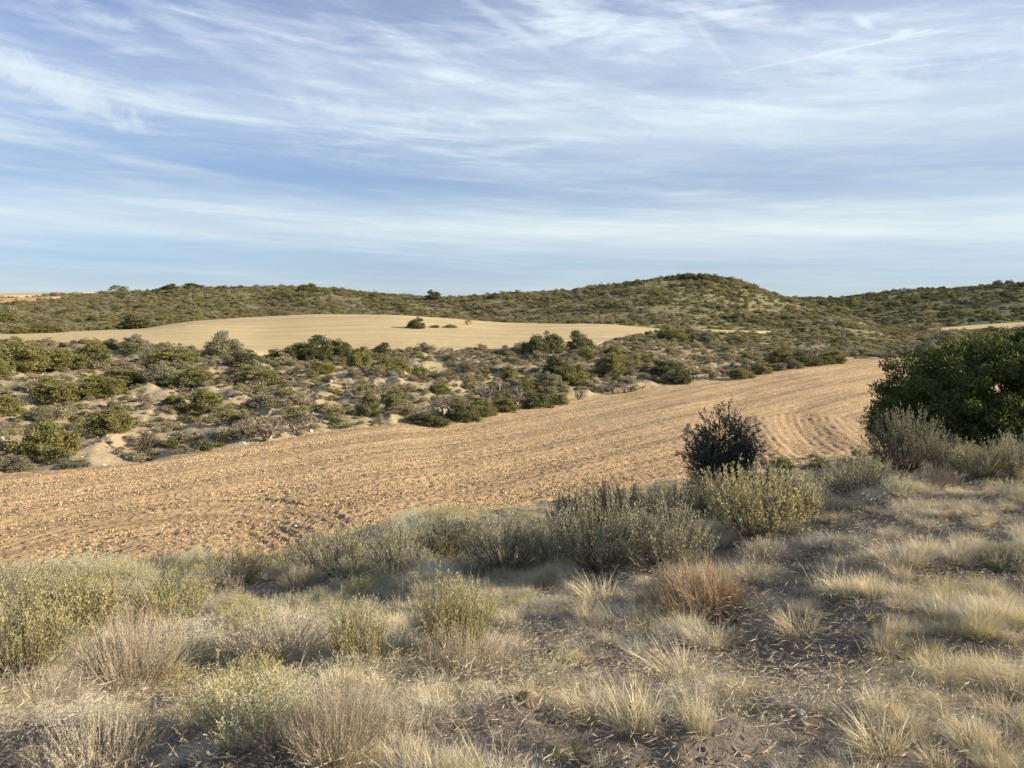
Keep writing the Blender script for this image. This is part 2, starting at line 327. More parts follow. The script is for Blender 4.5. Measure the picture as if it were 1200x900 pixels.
def ground_extra(w, c, co):
    a = lambda nm: w.n('ShaderNodeAttribute', attribute_name=nm).outputs['Fac']
    bare = a('bare'); hill = a('hill'); near = a('near')
    n = w.noise(co, .35, 6, .65, .4); n2 = w.noise(co, 1.7, 6, .7); sp = w.noise(co, 5.0, 6, .75)
    scrub = w.mix(w.smooth(n2, .35, .65), (.26, .22, .135), (.37, .305, .20))
    scrub = w.mix(w.math('MULTIPLY', w.smooth(sp, .52, .62), .7), scrub, (.15, .14, .08))
    hc = w.mix(w.smooth(n, .35, .65), (.19, .18, .092), (.28, .245, .145))
    hc = w.mix(w.math('MULTIPLY', w.smooth(w.noise(co, .9, 8, .8), .46, .54), .7), hc, (.125, .13, .06))
    hc = w.mix(a('dense'), hc, w.mix(w.smooth(n2, .35, .65), (.085, .095, .05), (.13, .13, .07)))  # shade of the far right hill's face put into its ground colour
    cc = w.mix(hill, scrub, hc)
    pale = w.mix(w.smooth(n2, .4, .62), (.41, .32, .195), (.35, .29, .20)); pale = w.mix(w.smooth(sp, .56, .68), pale, (.46, .40, .31))
    pale = w.mix(w.math('MULTIPLY', w.smooth(w.noise(co, 2.6, 5, .7), .5, .6), .55), pale, (.22, .2, .13))
    bm = w.smooth(w.math('ADD', bare, w.math('MULTIPLY', w.math('SUBTRACT', n2, .5), 1.1)), .35, .65)
    cc = w.mix(bm, cc, pale)
    return w.mix(near, cc, c)
M = {}
M['ground'] = soil_material('dry_ground', [(.17, .14, .115), (.25, .21, .17), (.14, .125, .10), (.36, .31, .26)], 2.2, 6, .06, ground_extra)
def plough_extra(w, c, co):
    at = w.n('ShaderNodeAttribute', attribute_name='row').outputs['Fac']; al = w.n('ShaderNodeAttribute', attribute_name='along').outputs['Fac']
    v = w.n('ShaderNodeCombineXYZ', {0: at, 1: w.math('MULTIPLY', al, .05)}).outputs[0]
    b = w.noise(v, 1.3, 7, .72); c = w.mix(w.math('MULTIPLY', w.smooth(b, .47, .58), .85), c, (.305, .215, .128))
    b2 = w.noise(v, 2.3, 4, .6); c = w.mix(w.math('MULTIPLY', w.smooth(b2, .5, .7), .35), c, (.57, .44, .26))
    sp = w.noise(co, 6.0, 5, .8); c = w.mix(w.math('MULTIPLY', w.smooth(sp, .53, .58), .45), c, (.25, .16, .10)); sp = w.noise(co, 9.0, 3, .6); return w.mix(w.math('MULTIPLY', w.smooth(sp, .60, .68), .8), c, (.66, .54, .38))
M['plough'] = soil_material('ploughed_soil', [(.445, .315, .175), (.52, .385, .225), (.46, .34, .195), (.30, .20, .115)], 1.6, 9, .10, plough_extra)
def stubble_extra(w, c, co):
    v = w.n('ShaderNodeMapping', {'Vector': co, 'Rotation': (0, 0, R(8)), 'Scale': (.07, 1, 1)}).outputs[0]
    b = w.noise(v, .20, 8, .78, .3); c = w.mix(w.math('MULTIPLY', w.smooth(b, .46, .56), .65), c, (.39, .30, .16))
    b = w.noise(v, 1.6, 3, .6); return w.mix(w.math('MULTIPLY', w.smooth(b, .5, .68), .4), c, (.56, .47, .29))
M['stubble'] = soil_material('stubble', [(.50, .40, .215), (.56, .455, .26), (.47, .375, .20), (.38, .29, .15)], .8, 5, .08, stubble_extra)
M['tan'] = soil_material('tan_soil', [(.50, .30, .15), (.55, .35, .18), (.46, .30, .16), (.42, .28, .15)], .3, 2, .05)
M['gravel'] = soil_material('pale_gravel', [(.36, .33, .28), (.44, .40, .34), (.33, .3, .24), (.5, .46, .4)], 2, 5, .05)
M['clod'] = soil_material('clod', [(.46, .345, .205), (.52, .40, .25), (.42, .31, .18), (.60, .50, .35)], 5, 20, .01)
M['stone'] = soil_material('pale_stone', [(.55, .5, .43), (.62, .58, .5), (.45, .42, .36), (.7, .66, .6)], 6, 30, .01)
M['evergreen'] = leaf_material('evergreen_leaf', (.13, .135, .050), (.36, .345, .135), transl=.36, hue=(.20, .175, .06))
M['oak'] = leaf_material('holm_oak_leaf', (.062, .072, .032), (.20, .20, .09), transl=.24, rough=.5)
M['darkoak'] = leaf_material('young_oak_leaf', (.060, .068, .045), (.19, .20, .135), transl=.18, rough=.6)
M['juniper'] = leaf_material('big_bush_leaf', (.040, .062, .018), (.15, .17, .045), transl=.25, rough=.75)
M['olive'] = leaf_material('grey_green_leaf', (.155, .16, .095), (.38, .365, .24), transl=.32, hue=(.17, .17, .12))
M['cushion'] = leaf_material('cushion_leaf', (.23, .205, .12), (.46, .405, .265), transl=.32, hue=(.17, .145, .11))
M['greenshoot'] = leaf_material('green_shoot', (.29, .28, .12), (.66, .60, .31), transl=.3, hue=(.40, .36, .20))
M['greyshoot'] = leaf_material('grey_shoot', (.27, .275, .175), (.62, .60, .43), transl=.24, hue=(.36, .33, .21))
M['paleshoot'] = leaf_material('pale_shoot', (.38, .36, .28), (.74, .69, .56), transl=.2)
M['strawtwig'] = leaf_material('straw_twig', (.30, .26, .19), (.53, .46, .34), transl=.2)
M['redtwig'] = leaf_material('red_brown_twig', (.33, .245, .16), (.56, .44, .30), transl=.2)
M['greytwig'] = leaf_material('grey_twig', (.17, .14, .11), (.30, .26, .21), transl=.05)
M['straw'] = leaf_material('straw_blade', (.30, .28, .15), (.60, .51, .32), tip=(.82, .74, .54), transl=.2)
M['greygrass'] = leaf_material('grey_blade', (.27, .265, .215), (.50, .47, .39), tip=(.66, .62, .53), transl=.14)
M['greengrass'] = leaf_material('greenish_blade', (.17, .19, .06), (.42, .40, .18), tip=(.70, .60, .35), transl=.3)
M['bark'] = bark_material('bark', (.10, .08, .06), (.22, .18, .14)); M['darkbark'] = bark_material('dark_bark', (.04, .032, .025), (.10, .08, .065))

# ------------------------------------------------------------------ terrain meshes
def polar_grid(phis, rs):
    P, Rr = np.meshgrid(phis, rs); x = np.sin(P) * Rr; y = np.cos(P) * Rr; n, m = len(rs), len(phis)
    i = np.arange(n - 1)[:, None] * m + np.arange(m - 1)[None, :]
    f = np.stack([i, i + 1, i + 1 + m, i + m], -1).reshape(-1, 4); return x.ravel(), y.ravel(), f[:, ::-1] if False else f
def bare_amount(x, y):
    """pale eroded soil on the bank across the field"""
    r = np.hypot(x, y); phi = np.arctan2(x, y)
    b = sstep(33, 38, r) * sstep(88, 70, r) * (.10 + fbm(x, y, 7, 4, 21) * .75)
    for px, py, d, rad, k in ((370, 470, 55, 8, .55), (330, 455, 60, 7, .5), (415, 480, 52, 5, .6), (130, 485, 47, 8, .4), (30, 447, 60, 7, .35), (240, 510, 41, 7, .4), (205, 485, 47, 6, .35), (430, 450, 63, 6, .35), (735, 425, 85, 7, .3), (790, 408, 100, 6, .35), (100, 520, 38, 6, .35), (590, 430, 72, 7, .3)):
        a = math.atan((px - 600) / F); cx, cy = math.tan(a) * d, d
        b = b + k * np.exp(-((x - cx) ** 2 + ((y - cy) / 1.6) ** 2) / rad ** 2)
    return np.clip(b, 0, .8) * sstep(30, 34, r) * sstep(120, 95, r)
def make_ground():
    ph = np.concatenate([np.linspace(-math.pi, -R(50), 60)[:-1], np.linspace(-R(50), R(50), 660), np.linspace(R(50), math.pi, 60)[1:]])
    rs = np.exp(np.concatenate([np.linspace(math.log(.5), math.log(20), 150)[:-1], np.linspace(math.log(20), math.log(120), 150)[:-1], np.linspace(math.log(120), math.log(1200), 120)[:-1], np.linspace(math.log(1200), math.log(6500), 10)]))
    x, y, f = polar_grid(ph, rs); cov = fields_cover(x, y)
    z = H(x, y, cov) - cov * (.16 + .0015 * np.hypot(x, y)); r = np.hypot(x, y)
    x = np.append(x, 0); y = np.append(y, 0); z = np.append(z, -1.6); c = len(x) - 1; m = len(ph)
    fan = np.stack([np.arange(m - 1), np.arange(1, m), np.full(m - 1, c)], -1)[:, ::-1]
    me = mesh_np('ground', np.stack([x, y, z], 1), [f[:, ::-1], fan[:, ::-1]], [M['ground']], smooth=True)
    r = np.append(r, 0)
    vattr(me, 'bare', bare_amount(x, y)); vattr(me, 'hill', sstep(100, 150, r)); vattr(me, 'near', sstep(30, 20, r)); vattr(me, 'dense', sstep(360, 420, r) * sstep(R(10), R(14), np.arctan2(x, y)) * .85)  # dense: where the far right hill's shade is painted as darker cover
    tag(link(bpy.data.objects.new('ground', me)), kind='structure', label='dry scrubby ground of the bank, slopes and hills')
def furrows(x, y, name):
    """row coordinate, along coordinate"""
    v = (-x * .66 + y * .75) + 1.3 * np.sin((x + y) * .035 + .6); a = x * .75 + y * .66
    # headland where the rows turn towards the near edge, and the turning circle in the left corner
    hd = sstep(8, 4.6, np.hypot((x - 15.5) * 1.0, (y - 36.5) * .8) + fbm(x, y, 4, 2, 31) * 1.5)
    v2 = x * .93 - .012 * (y - 36) ** 2 - .12 * (y - 36)
    lc = sstep(7.5, 5.5, np.hypot(x + 11, y - 20.5)); v3 = np.hypot(x + 9.5, y - 20.)
    v = np.where(hd > .5, v2, v); v = np.where(lc > .5, v3, v)
    return v, a, np.maximum(hd, lc)
def field_object(name, label, mat, nphi, nr, plough=False):
    near, far, (b0, b1) = FIELDS[name]; t = np.linspace(b0 - .02, b1 + .02, 40)
    r0 = (near(t) / np.cos(t)).min() * .95; r1 = (far(t) / np.cos(t)).max() * 1.05
    # rows between the near and the far border, spaced by distance
    ph = np.linspace(b0 - .01, b1 + .01, nphi); k = np.linspace(0, 1, nr)
    n_, f_ = near(ph) / np.cos(ph), far(ph) / np.cos(ph); w = .03 * (f_ + n_) / 2 + .6; n_ = n_ - w; f_ = f_ + w
    Rr = np.exp(np.log(n_)[None, :] * (1 - k[:, None]) + np.log(f_)[None, :] * k[:, None]); P = np.broadcast_to(ph, Rr.shape)
    x = (np.sin(P) * Rr).ravel(); y = (np.cos(P) * Rr).ravel(); m = field_mask(name, x, y); r = np.hypot(x, y)
    z = H(x, y) - (1 - m) * (.16 + .0015 * r)
    extra = {}
    if plough:
        v, a, sp = furrows(x, y, name); fade = sstep(75, 30, r) * .6 + .4
        rough = fbm(x, y, .45, 4, 40, .75) * .038 + fbm(x, y, .12, 2, 47) * .050 * sstep(48, 22, r) + np.maximum(fbm(x, y, .22, 2, 44), .05) * .06 * sstep(60, 25, r)
        z = z + rough * fade + np.sin(v * 2 * math.pi / np.where(sp > .5, .42, .62)) * (.018 + .006 * sp) * (.5 + 1.4 * fbm(x, y, 1.6, 3, 50) * np.where(sp > .5, 1, .7)) + fbm(x, y, 6, 3, 52) * .06
        z = z + np.sin(v * 2 * math.pi / 3.6) * .05
        extra = {'row': v, 'along': a}
    else: z = z + fbm(x, y, 1.5, 3, 60) * .03
    i = np.arange(nr - 1)[:, None] * nphi + np.arange(nphi - 1)[None, :]; f = np.stack([i + nphi, i + 1 + nphi, i + 1, i], -1).reshape(-1, 4)
    # leave out cells that lie wholly under the ground
    keep = m[f].max(1) > .02
    f = f[keep]; used = np.unique(f); mp = np.zeros(len(x), int); mp[used] = np.arange(len(used)); f = mp[f]
    me = mesh_np(name, np.stack([x, y, z], 1)[used], f, [mat], smooth=True)
    for k2, arr in extra.items(): vattr(me, k2, arr[used])
    return tag(link(bpy.data.objects.new(name, me)), kind='structure', label=label)
make_ground()
field_object('ploughed_field', 'ploughed tan field sweeping across the valley floor', M['plough'], 860, 430, True)
field_object('stubble_field', 'pale straw stubble field on the low rise', M['stubble'], 420, 130)
field_object('small_stubble_field', 'sliver of pale field at the foot of the round hill', M['stubble'], 60, 20)
field_object('valley_field', 'pale field in the valley before the far hill', M['stubble'], 120, 40)
field_object('tan_field', 'orange tan strip of field on the far left plateau', M['tan'], 100, 30)
field_object('far_stubble_field', 'thin pale field on the skyline plateau', M['stubble'], 80, 20)
field_object('almond_plot', 'pale gravel plot with bare trees at the edge of the ploughed field', M['gravel'], 60, 30)
field_object('ridge_clearing', 'small pale clearing below the ridge line', M['stubble'], 30, 20)

# ------------------------------------------------------------------ plant builders (numpy, one mesh per part)
def unit(v): return v / np.maximum(np.linalg.norm(v, axis=-1, keepdims=True), 1e-9)
def rand_dirs(n, g): return unit(g.normal(size=(n, 3)))
def leaf_quads(P, D, L, W, g, tilt=.0):
    """rhombic leaves at points P along directions D, length L, width W (arrays)"""
    n = len(P); S = unit(np.cross(D, rand_dirs(n, g))); L = np.broadcast_to(L, n)[:, None]; W = np.broadcast_to(W, n)[:, None]
    a = P; b = P + D * L * .45 + S * W * .5; c = P + D * L; d = P + D * L * .45 - S * W * .5
    v = np.stack([a, b, c, d], 1).reshape(-1, 3); f = np.arange(n * 4).reshape(-1, 4); return v, f
def tubes(paths, radii, sides=3):
    """paths (n,k,3), radii (n,k) -> tapered tubes"""
    n, k, _ = paths.shape; T = unit(np.gradient(paths, axis=1)); up = np.array([.31, .17, .93]); A = unit(np.cross(T, up)); B = np.cross(T, A)
    an = np.arange(sides) * 2 * np.pi / sides
    ring = A[:, :, None] * np.cos(an)[None, None, :, None] + B[:, :, None] * np.sin(an)[None, None, :, None]
    v = (paths[:, :, None] + ring * radii[:, :, None, None]).reshape(-1, 3)
    base = (np.arange(n)[:, None, None] * k + np.arange(k - 1)[None, :, None]) * sides; s = np.arange(sides)[None, None, :]; s2 = (s + 1) % sides
    f = np.stack([base + s, base + s2, base + sides + s2, base + sides + s], -1).reshape(-1, 4); return v, f
def merge(parts):
    V, Fs, o = [], [], 0
    for v, f in parts: V.append(v); Fs.append(f + o); o += len(v)
    return np.concatenate(V), Fs
def shoot_paths(n, h, spread, g, k=5, lean=(0, 0), base_r=.08, droop=0.0, fan=1.0):
    a = g.random(n) * 2 * np.pi; q = np.sqrt(g.random(n)); rad = spread * q * fan
    hh = h * (1 - .45 * q ** 2) * (.6 + .45 * g.random(n)); t = np.linspace(0, 1, k)[None, :]
    bx = np.cos(a) * base_r * g.random(n); by = np.sin(a) * base_r * g.random(n)
    cx = np.cos(a)[:, None] * rad[:, None] * t ** .75 + lean[0] * t ** 1.5; cy = np.sin(a)[:, None] * rad[:, None] * t ** .75 + lean[1] * t ** 1.5
    z = hh[:, None] * (t ** 1.15) - droop * q[:, None] * t ** 3
    p = np.stack([bx[:, None] + cx, by[:, None] + cy, z], -1)
    p[:, 1:] += g.normal(size=(n, k - 1, 3)) * h * .025 * np.linspace(.4, 1, k - 1)[None, :, None]
    return p
def along(p, t):
    """sample paths p (n,k,3) at t (n,m)"""
    k = p.shape[1]; s = t * (k - 1); i = np.clip(s.astype(int), 0, k - 2); fr = (s - i)[..., None]; ix = np.arange(len(p))[:, None]
    a, b = p[ix, i], p[ix, i + 1]; return a * (1 - fr) + b * fr, unit(b - a)
def shoot_shrub(seed, h, spread, shoots, leaves, leaf_l, leaf_w, start=.3, sub=2, **kw):
    """many slender leafy shoots rising from a woody base: returns (foliage vf, stems vf)"""
    g = np.random.default_rng(seed); p = shoot_paths(shoots, h, spread, g, **kw)
    allp = [p]
    if sub:
        t0 = .35 + .5 * g.random((shoots, sub)); o, d = along(p, t0); o = o.reshape(-1, 3); d = unit(d.reshape(-1, 3) + rand_dirs(len(o), g) * .55 + np.array([0, 0, .3]))
        L = h * (.16 + .16 * g.random(len(o)))[:, None, None]; t = np.linspace(0, 1, p.shape[1])[None, :, None]
        allp.append(o[:, None] + d[:, None] * L * t + np.array([0, 0, 1.]) * (L * .25 * t ** 2))
    stems = []; leafs = []
    for j, q in enumerate(allp):
        m = leaves if j == 0 else leaves // 2; st = start if j == 0 else .12
        t = st + (1 - st) * g.random((len(q), m)) ** .8; P, D = along(q, t); P = P.reshape(-1, 3); D = D.reshape(-1, 3)
        d = unit(D * .95 + rand_dirs(len(P), g) * .85); leafs.append(leaf_quads(P, d, leaf_l * (.6 + .7 * g.random(len(P))), leaf_w * (.7 + .6 * g.random(len(P))), g))
        r0 = (.0055 if j == 0 else .0028) * (h / .7) ** .5; stems.append(tubes(q, np.linspace(r0, r0 * .35, q.shape[1])[None, :].repeat(len(q), 0)))
    return merge(leafs), merge(stems)
def clump_crown(seed, w, d, h, n, m, leaf, cr=.2, z0=.12, elong=1.7, lumpy=1., lobes=None):
    """leaf clumps spread through an uneven dome; w d h are full width, depth, height"""
    g = np.random.default_rng(seed); dirs = rand_dirs(n, g); dirs[:, 2] = np.abs(dirs[:, 2]) * 1.0 - .12; dirs = unit(dirs)
    lump = 1 + .22 * lumpy * np.sin(dirs[:, 0] * 4 + seed) * np.cos(dirs[:, 1] * 3.3 + seed * 2) + .12 * lumpy * np.sin(dirs[:, 2] * 7 + dirs[:, 0] * 5 + seed)
    rr = (.62 + .38 * g.random(n) ** .6) * lump
    C = dirs * rr[:, None] * np.array([w / 2, d / 2, h * (1 - z0)]) * .88; C[:, 2] = np.maximum(C[:, 2], -h * z0 * .6) + h * z0
    if lobes:
        k = g.integers(0, len(lobes), n); Lb = np.array(lobes); C = C * Lb[k, 3:4] + Lb[k, :3] * np.array([w / 2, d / 2, h])
    s = min(w, d, h * 1.4) * cr * (.6 + .7 * g.random(n))
    off = rand_dirs(n * m, g) * (g.random(n * m) ** .45)[:, None]; Cn = np.repeat(C, m, 0); P = Cn + off * np.repeat(s, m)[:, None] * np.array([1.1, 1.1, .8])
    out = unit(P - np.array([0, 0, h * .15])); D = unit(out * .6 + rand_dirs(n * m, g) + np.array([0, 0, .25]))
    keep = P[:, 2] > .01 * h
    P, D = P[keep], D[keep]; lf = leaf * (.6 + .8 * g.random(len(P)))
    parts = [leaf_quads(P - D * lf[:, None] * .5, D, lf, lf / elong, g)]
    return merge(parts), C
def woody(seed, C, nm, h, r0, sides=4):
    """trunk stems from the base that fork towards the clumps C"""
    g = np.random.default_rng(seed + 99); idx = g.permutation(len(C))[:nm]; k = 6; t = np.linspace(0, 1, k)[None, :, None]
    tgt = C[idx][:, None] * .95; base = (g.normal(size=(len(idx), 3)) * [r0 * 1.5, r0 * 1.5, 0])[:, None]
    mid = np.concatenate([tgt[..., :2] * .25, tgt[..., 2:] * .5], -1)
    p = base * (1 - t) ** 2 + 2 * mid * t * (1 - t) + tgt * t ** 2; p[:, 1:-1] += g.normal(size=(len(idx), k - 2, 3)) * h * .02; p[:, 0, 2] -= .1 * h
    r = (r0 * (.5 + .5 * g.random(len(idx))))[:, None] * np.linspace(1, .2, k)[None]; return tubes(p, r, sides)
def twig_bush(seed, w, h, n_main, n_twig, r0, levels=3, up=.5, wig=.12):
    """bare, much forked shrub or small tree"""
    g = np.random.default_rng(seed); parts = []; k = 5; t = np.linspace(0, 1, k)[None, :, None]
    n = n_main; a = g.random(n) * 2 * np.pi; el = R(35) + R(50) * g.random(n); d = np.stack([np.cos(a) * np.cos(el) * w / h * .8, np.sin(a) * np.cos(el) * w / h * .8, np.sin(el)], -1)
    o = np.zeros((n, 3)); o[:, :2] = g.normal(size=(n, 2)) * r0; L = np.full(n, h * .5) * (.7 + .5 * g.random(n)); r = r0
    for lv in range(levels):
        p = o[:, None] + unit(d)[:, None] * L[:, None, None] * t; p[:, 1:] += np.cumsum(g.normal(size=(len(o), k - 1, 3)), 1) * L[:, None, None] * wig * .6
        parts.append(tubes(p, np.linspace(r, r * .55, k)[None].repeat(len(o), 0), 4 if lv == 0 else 3))
        if lv < levels - 1:
            c = n_twig; tt = .3 + .7 * g.random((len(o), c)); q, dd = along(p, tt); o = q.reshape(-1, 3); d = unit(dd.reshape(-1, 3) + rand_dirs(len(o), g) * .8 + np.array([0, 0, up * .4])); L = np.repeat(L, c) * (.4 + .25 * g.random(len(o))); r *= .5
    return merge(parts)
def tuft(seed, n, h, spread, width, lean=(0, 0), curl=.5, base=.06, k=4):
    """grass: curved tapering blades; uv v = height along the blade"""
    g = np.random.default_rng(seed); a = g.random(n) * 2 * np.pi; q = g.random(n) ** .7; hh = h * (.45 + .6 * g.random(n)); t = np.linspace(0, 1, k)
    rad = spread * q * (.6 + .6 * g.random(n)); T = t[None, :]
    br = np.sqrt(g.random(n)) * base
    x = np.cos(a)[:, None] * (br[:, None] + rad[:, None] * T ** (1 + curl)) + lean[0] * h * T ** 1.7; y = np.sin(a)[:, None] * (br[:, None] + rad[:, None] * T ** (1 + curl)) + lean[1] * h * T ** 1.7
    z = hh[:, None] * (T - .28 * curl * q[:, None] * T ** 2.5)
    x = x + (g.normal(size=(n, 1)) * .12 * h * T ** 1.6); y = y + (g.normal(size=(n, 1)) * .12 * h * T ** 1.6); z = z * (1 - (g.random((n, 1)) < .18) * .45 * T) ; p = np.stack([x, y, z], -1)
    s = unit(np.stack([np.cos(a * 3.7 + seed), np.sin(a * 3.7 + seed), np.zeros(n)], -1)); w = width * (.6 + .7 * g.random(n))[:, None] * np.array([1, .9, .6, .08][:k] if k == 4 else np.linspace(1, .1, k))[None]
    L_ = p - s[:, None] * w[..., None] / 2; R_ = p + s[:, None] * w[..., None] / 2; v = np.stack([L_, R_], 2).reshape(-1, 3)
    i = (np.arange(n)[:, None] * k + np.arange(k - 1)[None]) * 2; f = np.stack([i, i + 1, i + 3, i + 2], -1).reshape(-1, 4)
    uv = np.stack([np.tile(np.repeat([0., 1.], 1), n * k), np.repeat(np.tile(t, n), 2)], -1); return v, f, uv
def rock(seed, sx, sy, sz, sub=1):
    g = np.random.default_rng(seed); ph = (1 + 5 ** .5) / 2
    v = np.array([(-1, ph, 0), (1, ph, 0), (-1, -ph, 0), (1, -ph, 0), (0, -1, ph), (0, 1, ph), (0, -1, -ph), (0, 1, -ph), (ph, 0, -1), (ph, 0, 1), (-ph, 0, -1), (-ph, 0, 1)], float); v = unit(v)
    f = [(0, 11, 5), (0, 5, 1), (0, 1, 7), (0, 7, 10), (0, 10, 11), (1, 5, 9), (5, 11, 4), (11, 10, 2), (10, 7, 6), (7, 1, 8), (3, 9, 4), (3, 4, 2), (3, 2, 6), (3, 6, 8), (3, 8, 9), (4, 9, 5), (2, 4, 11), (6, 2, 10), (8, 6, 7), (9, 8, 1)]
    for _ in range(sub):
        cache = {}; v = list(map(tuple, v)); nf = []
        def mid(a, b):
            k = (min(a, b), max(a, b))
            if k not in cache: m = unit(np.array(v[a]) + np.array(v[b])); v.append(tuple(m)); cache[k] = len(v) - 1
            return cache[k]
        for a, b, c in f: ab, bc, ca = mid(a, b), mid(b, c), mid(c, a); nf += [(a, ab, ca), (b, bc, ab), (c, ca, bc), (ab, bc, ca)]
        f = nf; v = np.array(v)
    v = v * (1 + g.normal(size=(len(v), 1)) * (.16 if sub < 2 else .05)); 
    for _ in range(5):
        d = rand_dirs(1, g)[0]; h = .62 + .2 * g.random(); s = v @ d; v = v - np.maximum(s - h, 0)[:, None] * d
    return v * np.array([sx, sy, sz]), np.array(f)

# prototypes: each foliage mesh with its woody part
def mk(name, vf, mat, uv=None, smooth=False): return mesh_np(name, vf[0], vf[1], [mat], smooth=smooth, uv=uv)
PROTO = {}
def shrub_proto(key, mat, wood, **kw):
    L = []
    for s in range(kw.pop('n', 3)):
        fo, st = shoot_shrub(hash_seed(key) + s, **kw); L.append((mk(key + '_shoots', fo, mat), mk(key + '_stems', st, wood)))
    PROTO[key] = L
def hash_seed(s): return sum(ord(c) * (i + 1) for i, c in enumerate(s))
shrub_proto('green', M['greenshoot'], M['bark'], n=4, h=1., spread=.75, shoots=105, leaves=36, leaf_l=.042, leaf_w=.011, start=.25, sub=3)
shrub_proto('grey', M['greyshoot'], M['bark'], n=4, h=1., spread=.9, shoots=130, leaves=36, leaf_l=.034, leaf_w=.011, start=.2, sub=3)
shrub_proto('pale', M['paleshoot'], M['strawtwig'], h=1., spread=1.0, shoots=150, leaves=14, leaf_l=.04, leaf_w=.008, start=.55, sub=3)
shrub_proto('straw', M['strawtwig'], M['strawtwig'], n=2, h=1., spread=1.2, shoots=260, leaves=8, leaf_l=.05, leaf_w=.006, start=.3, sub=4)
shrub_proto('red', M['redtwig'], M['redtwig'], n=1, h=1., spread=1.15, shoots=330, leaves=12, leaf_l=.03, leaf_w=.005, start=.3, sub=7, lean=(-.3, 0), droop=.3)
shrub_proto('darkgrey', M['olive'], M['darkbark'], n=2, h=1., spread=.9, shoots=110, leaves=36, leaf_l=.04, leaf_w=.014, start=.25, sub=4)
def crown_proto(key, mat, wood, n_var, n, m, leaf, nst, r0, **kw):
    L = []
    for s in range(n_var):
        (v, f), C = clump_crown(hash_seed(key) + s * 7, 1, 1, 1, n, m, leaf, **kw); st = woody(s, C, nst, 1, r0)
        L.append((mk(key + '_crown', (v, f), mat), mk(key + '_trunk', st, wood)))
    PROTO[key] = L
crown_proto('evergreen', M['evergreen'], M['bark'], 4, 100, 130, .048, 14, .02, cr=.14)
crown_proto('dark', M['oak'], M['darkbark'], 3, 100, 130, .046, 14, .02, cr=.14)
crown_proto('olivebush', M['olive'], M['bark'], 3, 100, 120, .044, 14, .018, cr=.14)
crown_proto('low', M['cushion'], M['bark'], 4, 34, 44, .09, 8, .02, cr=.2)
crown_proto('lowgreen', M['evergreen'], M['bark'], 3, 34, 44, .095, 8, .02, cr=.2)
crown_proto('lowdark', M['oak'], M['bark'], 2, 34, 44, .09, 8, .02, cr=.2)
PROTO['bare'] = [(mk('bare_twigs', twig_bush(400 + s, 1.1, 1., 5, 5, .035, 4), M['greytwig']), None) for s in range(3)]
PROTO['baretree'] = [(mk('bare_tree', twig_bush(430 + s, 1.0, 1., 3, 4, .06, 4, wig=.2), M['darkbark']), None) for s in range(2)]
GR = {}
def tuft_proto(key, mat, n_var, **kw):
    L = []
    for s in range(n_var):
        v, f, uv = tuft(hash_seed(key) + s, **kw); L.append(mesh_np(key, v, f, [mat], uv=uv))
    GR[key] = L
tuft_proto('straw_tuft', M['straw'], 4, n=260, h=.36, spread=.17, width=.0028, lean=(-.12, 0), base=.09)
tuft_proto('grey_tuft', M['greygrass'], 4, n=220, h=.26, spread=.16, width=.0026, lean=(-.1, .05), base=.10)
tuft_proto('green_tuft', M['greengrass'], 3, n=380, h=.40, spread=.24, width=.0028, lean=(.15, -.15), base=.12, curl=1.0)
tuft_proto('stalk_tuft', M['straw'], 2, n=16, h=.62, spread=.16, width=.0030, base=.12, lean=(-.1, 0))
tuft_proto('thin_tuft', M['greygrass'], 3, n=70, h=.30, spread=.14, width=.0026, base=.14)
def litter(seed, n, rad):
    g = np.random.default_rng(seed); P = np.zeros((n, 3)); a = g.random(n) * 6.283; q = np.sqrt(g.random(n)) * rad; P[:, 0] = np.cos(a) * q; P[:, 1] = np.sin(a) * q; P[:, 2] = .006 + .02 * g.random(n)
    D = rand_dirs(n, g) * [1, 1, .22]; return leaf_quads(P, unit(D), .015 + .06 * g.random(n) ** 1.5, .002 + .0025 * g.random(n), g)
GR['litter'] = [mk('straw_litter', litter(600 + s, 260, .35), M['strawtwig']) for s in range(3)]
GR['clod'] = [mk('clod', rock(700 + s, 1, .75 + .1 * s, .6, 0 if s < 2 else 1), M['clod']) for s in range(4)]
GR['stone'] = [mk('stone', rock(720 + s, 1, .8, .5, 1), M['stone']) for s in range(3)]

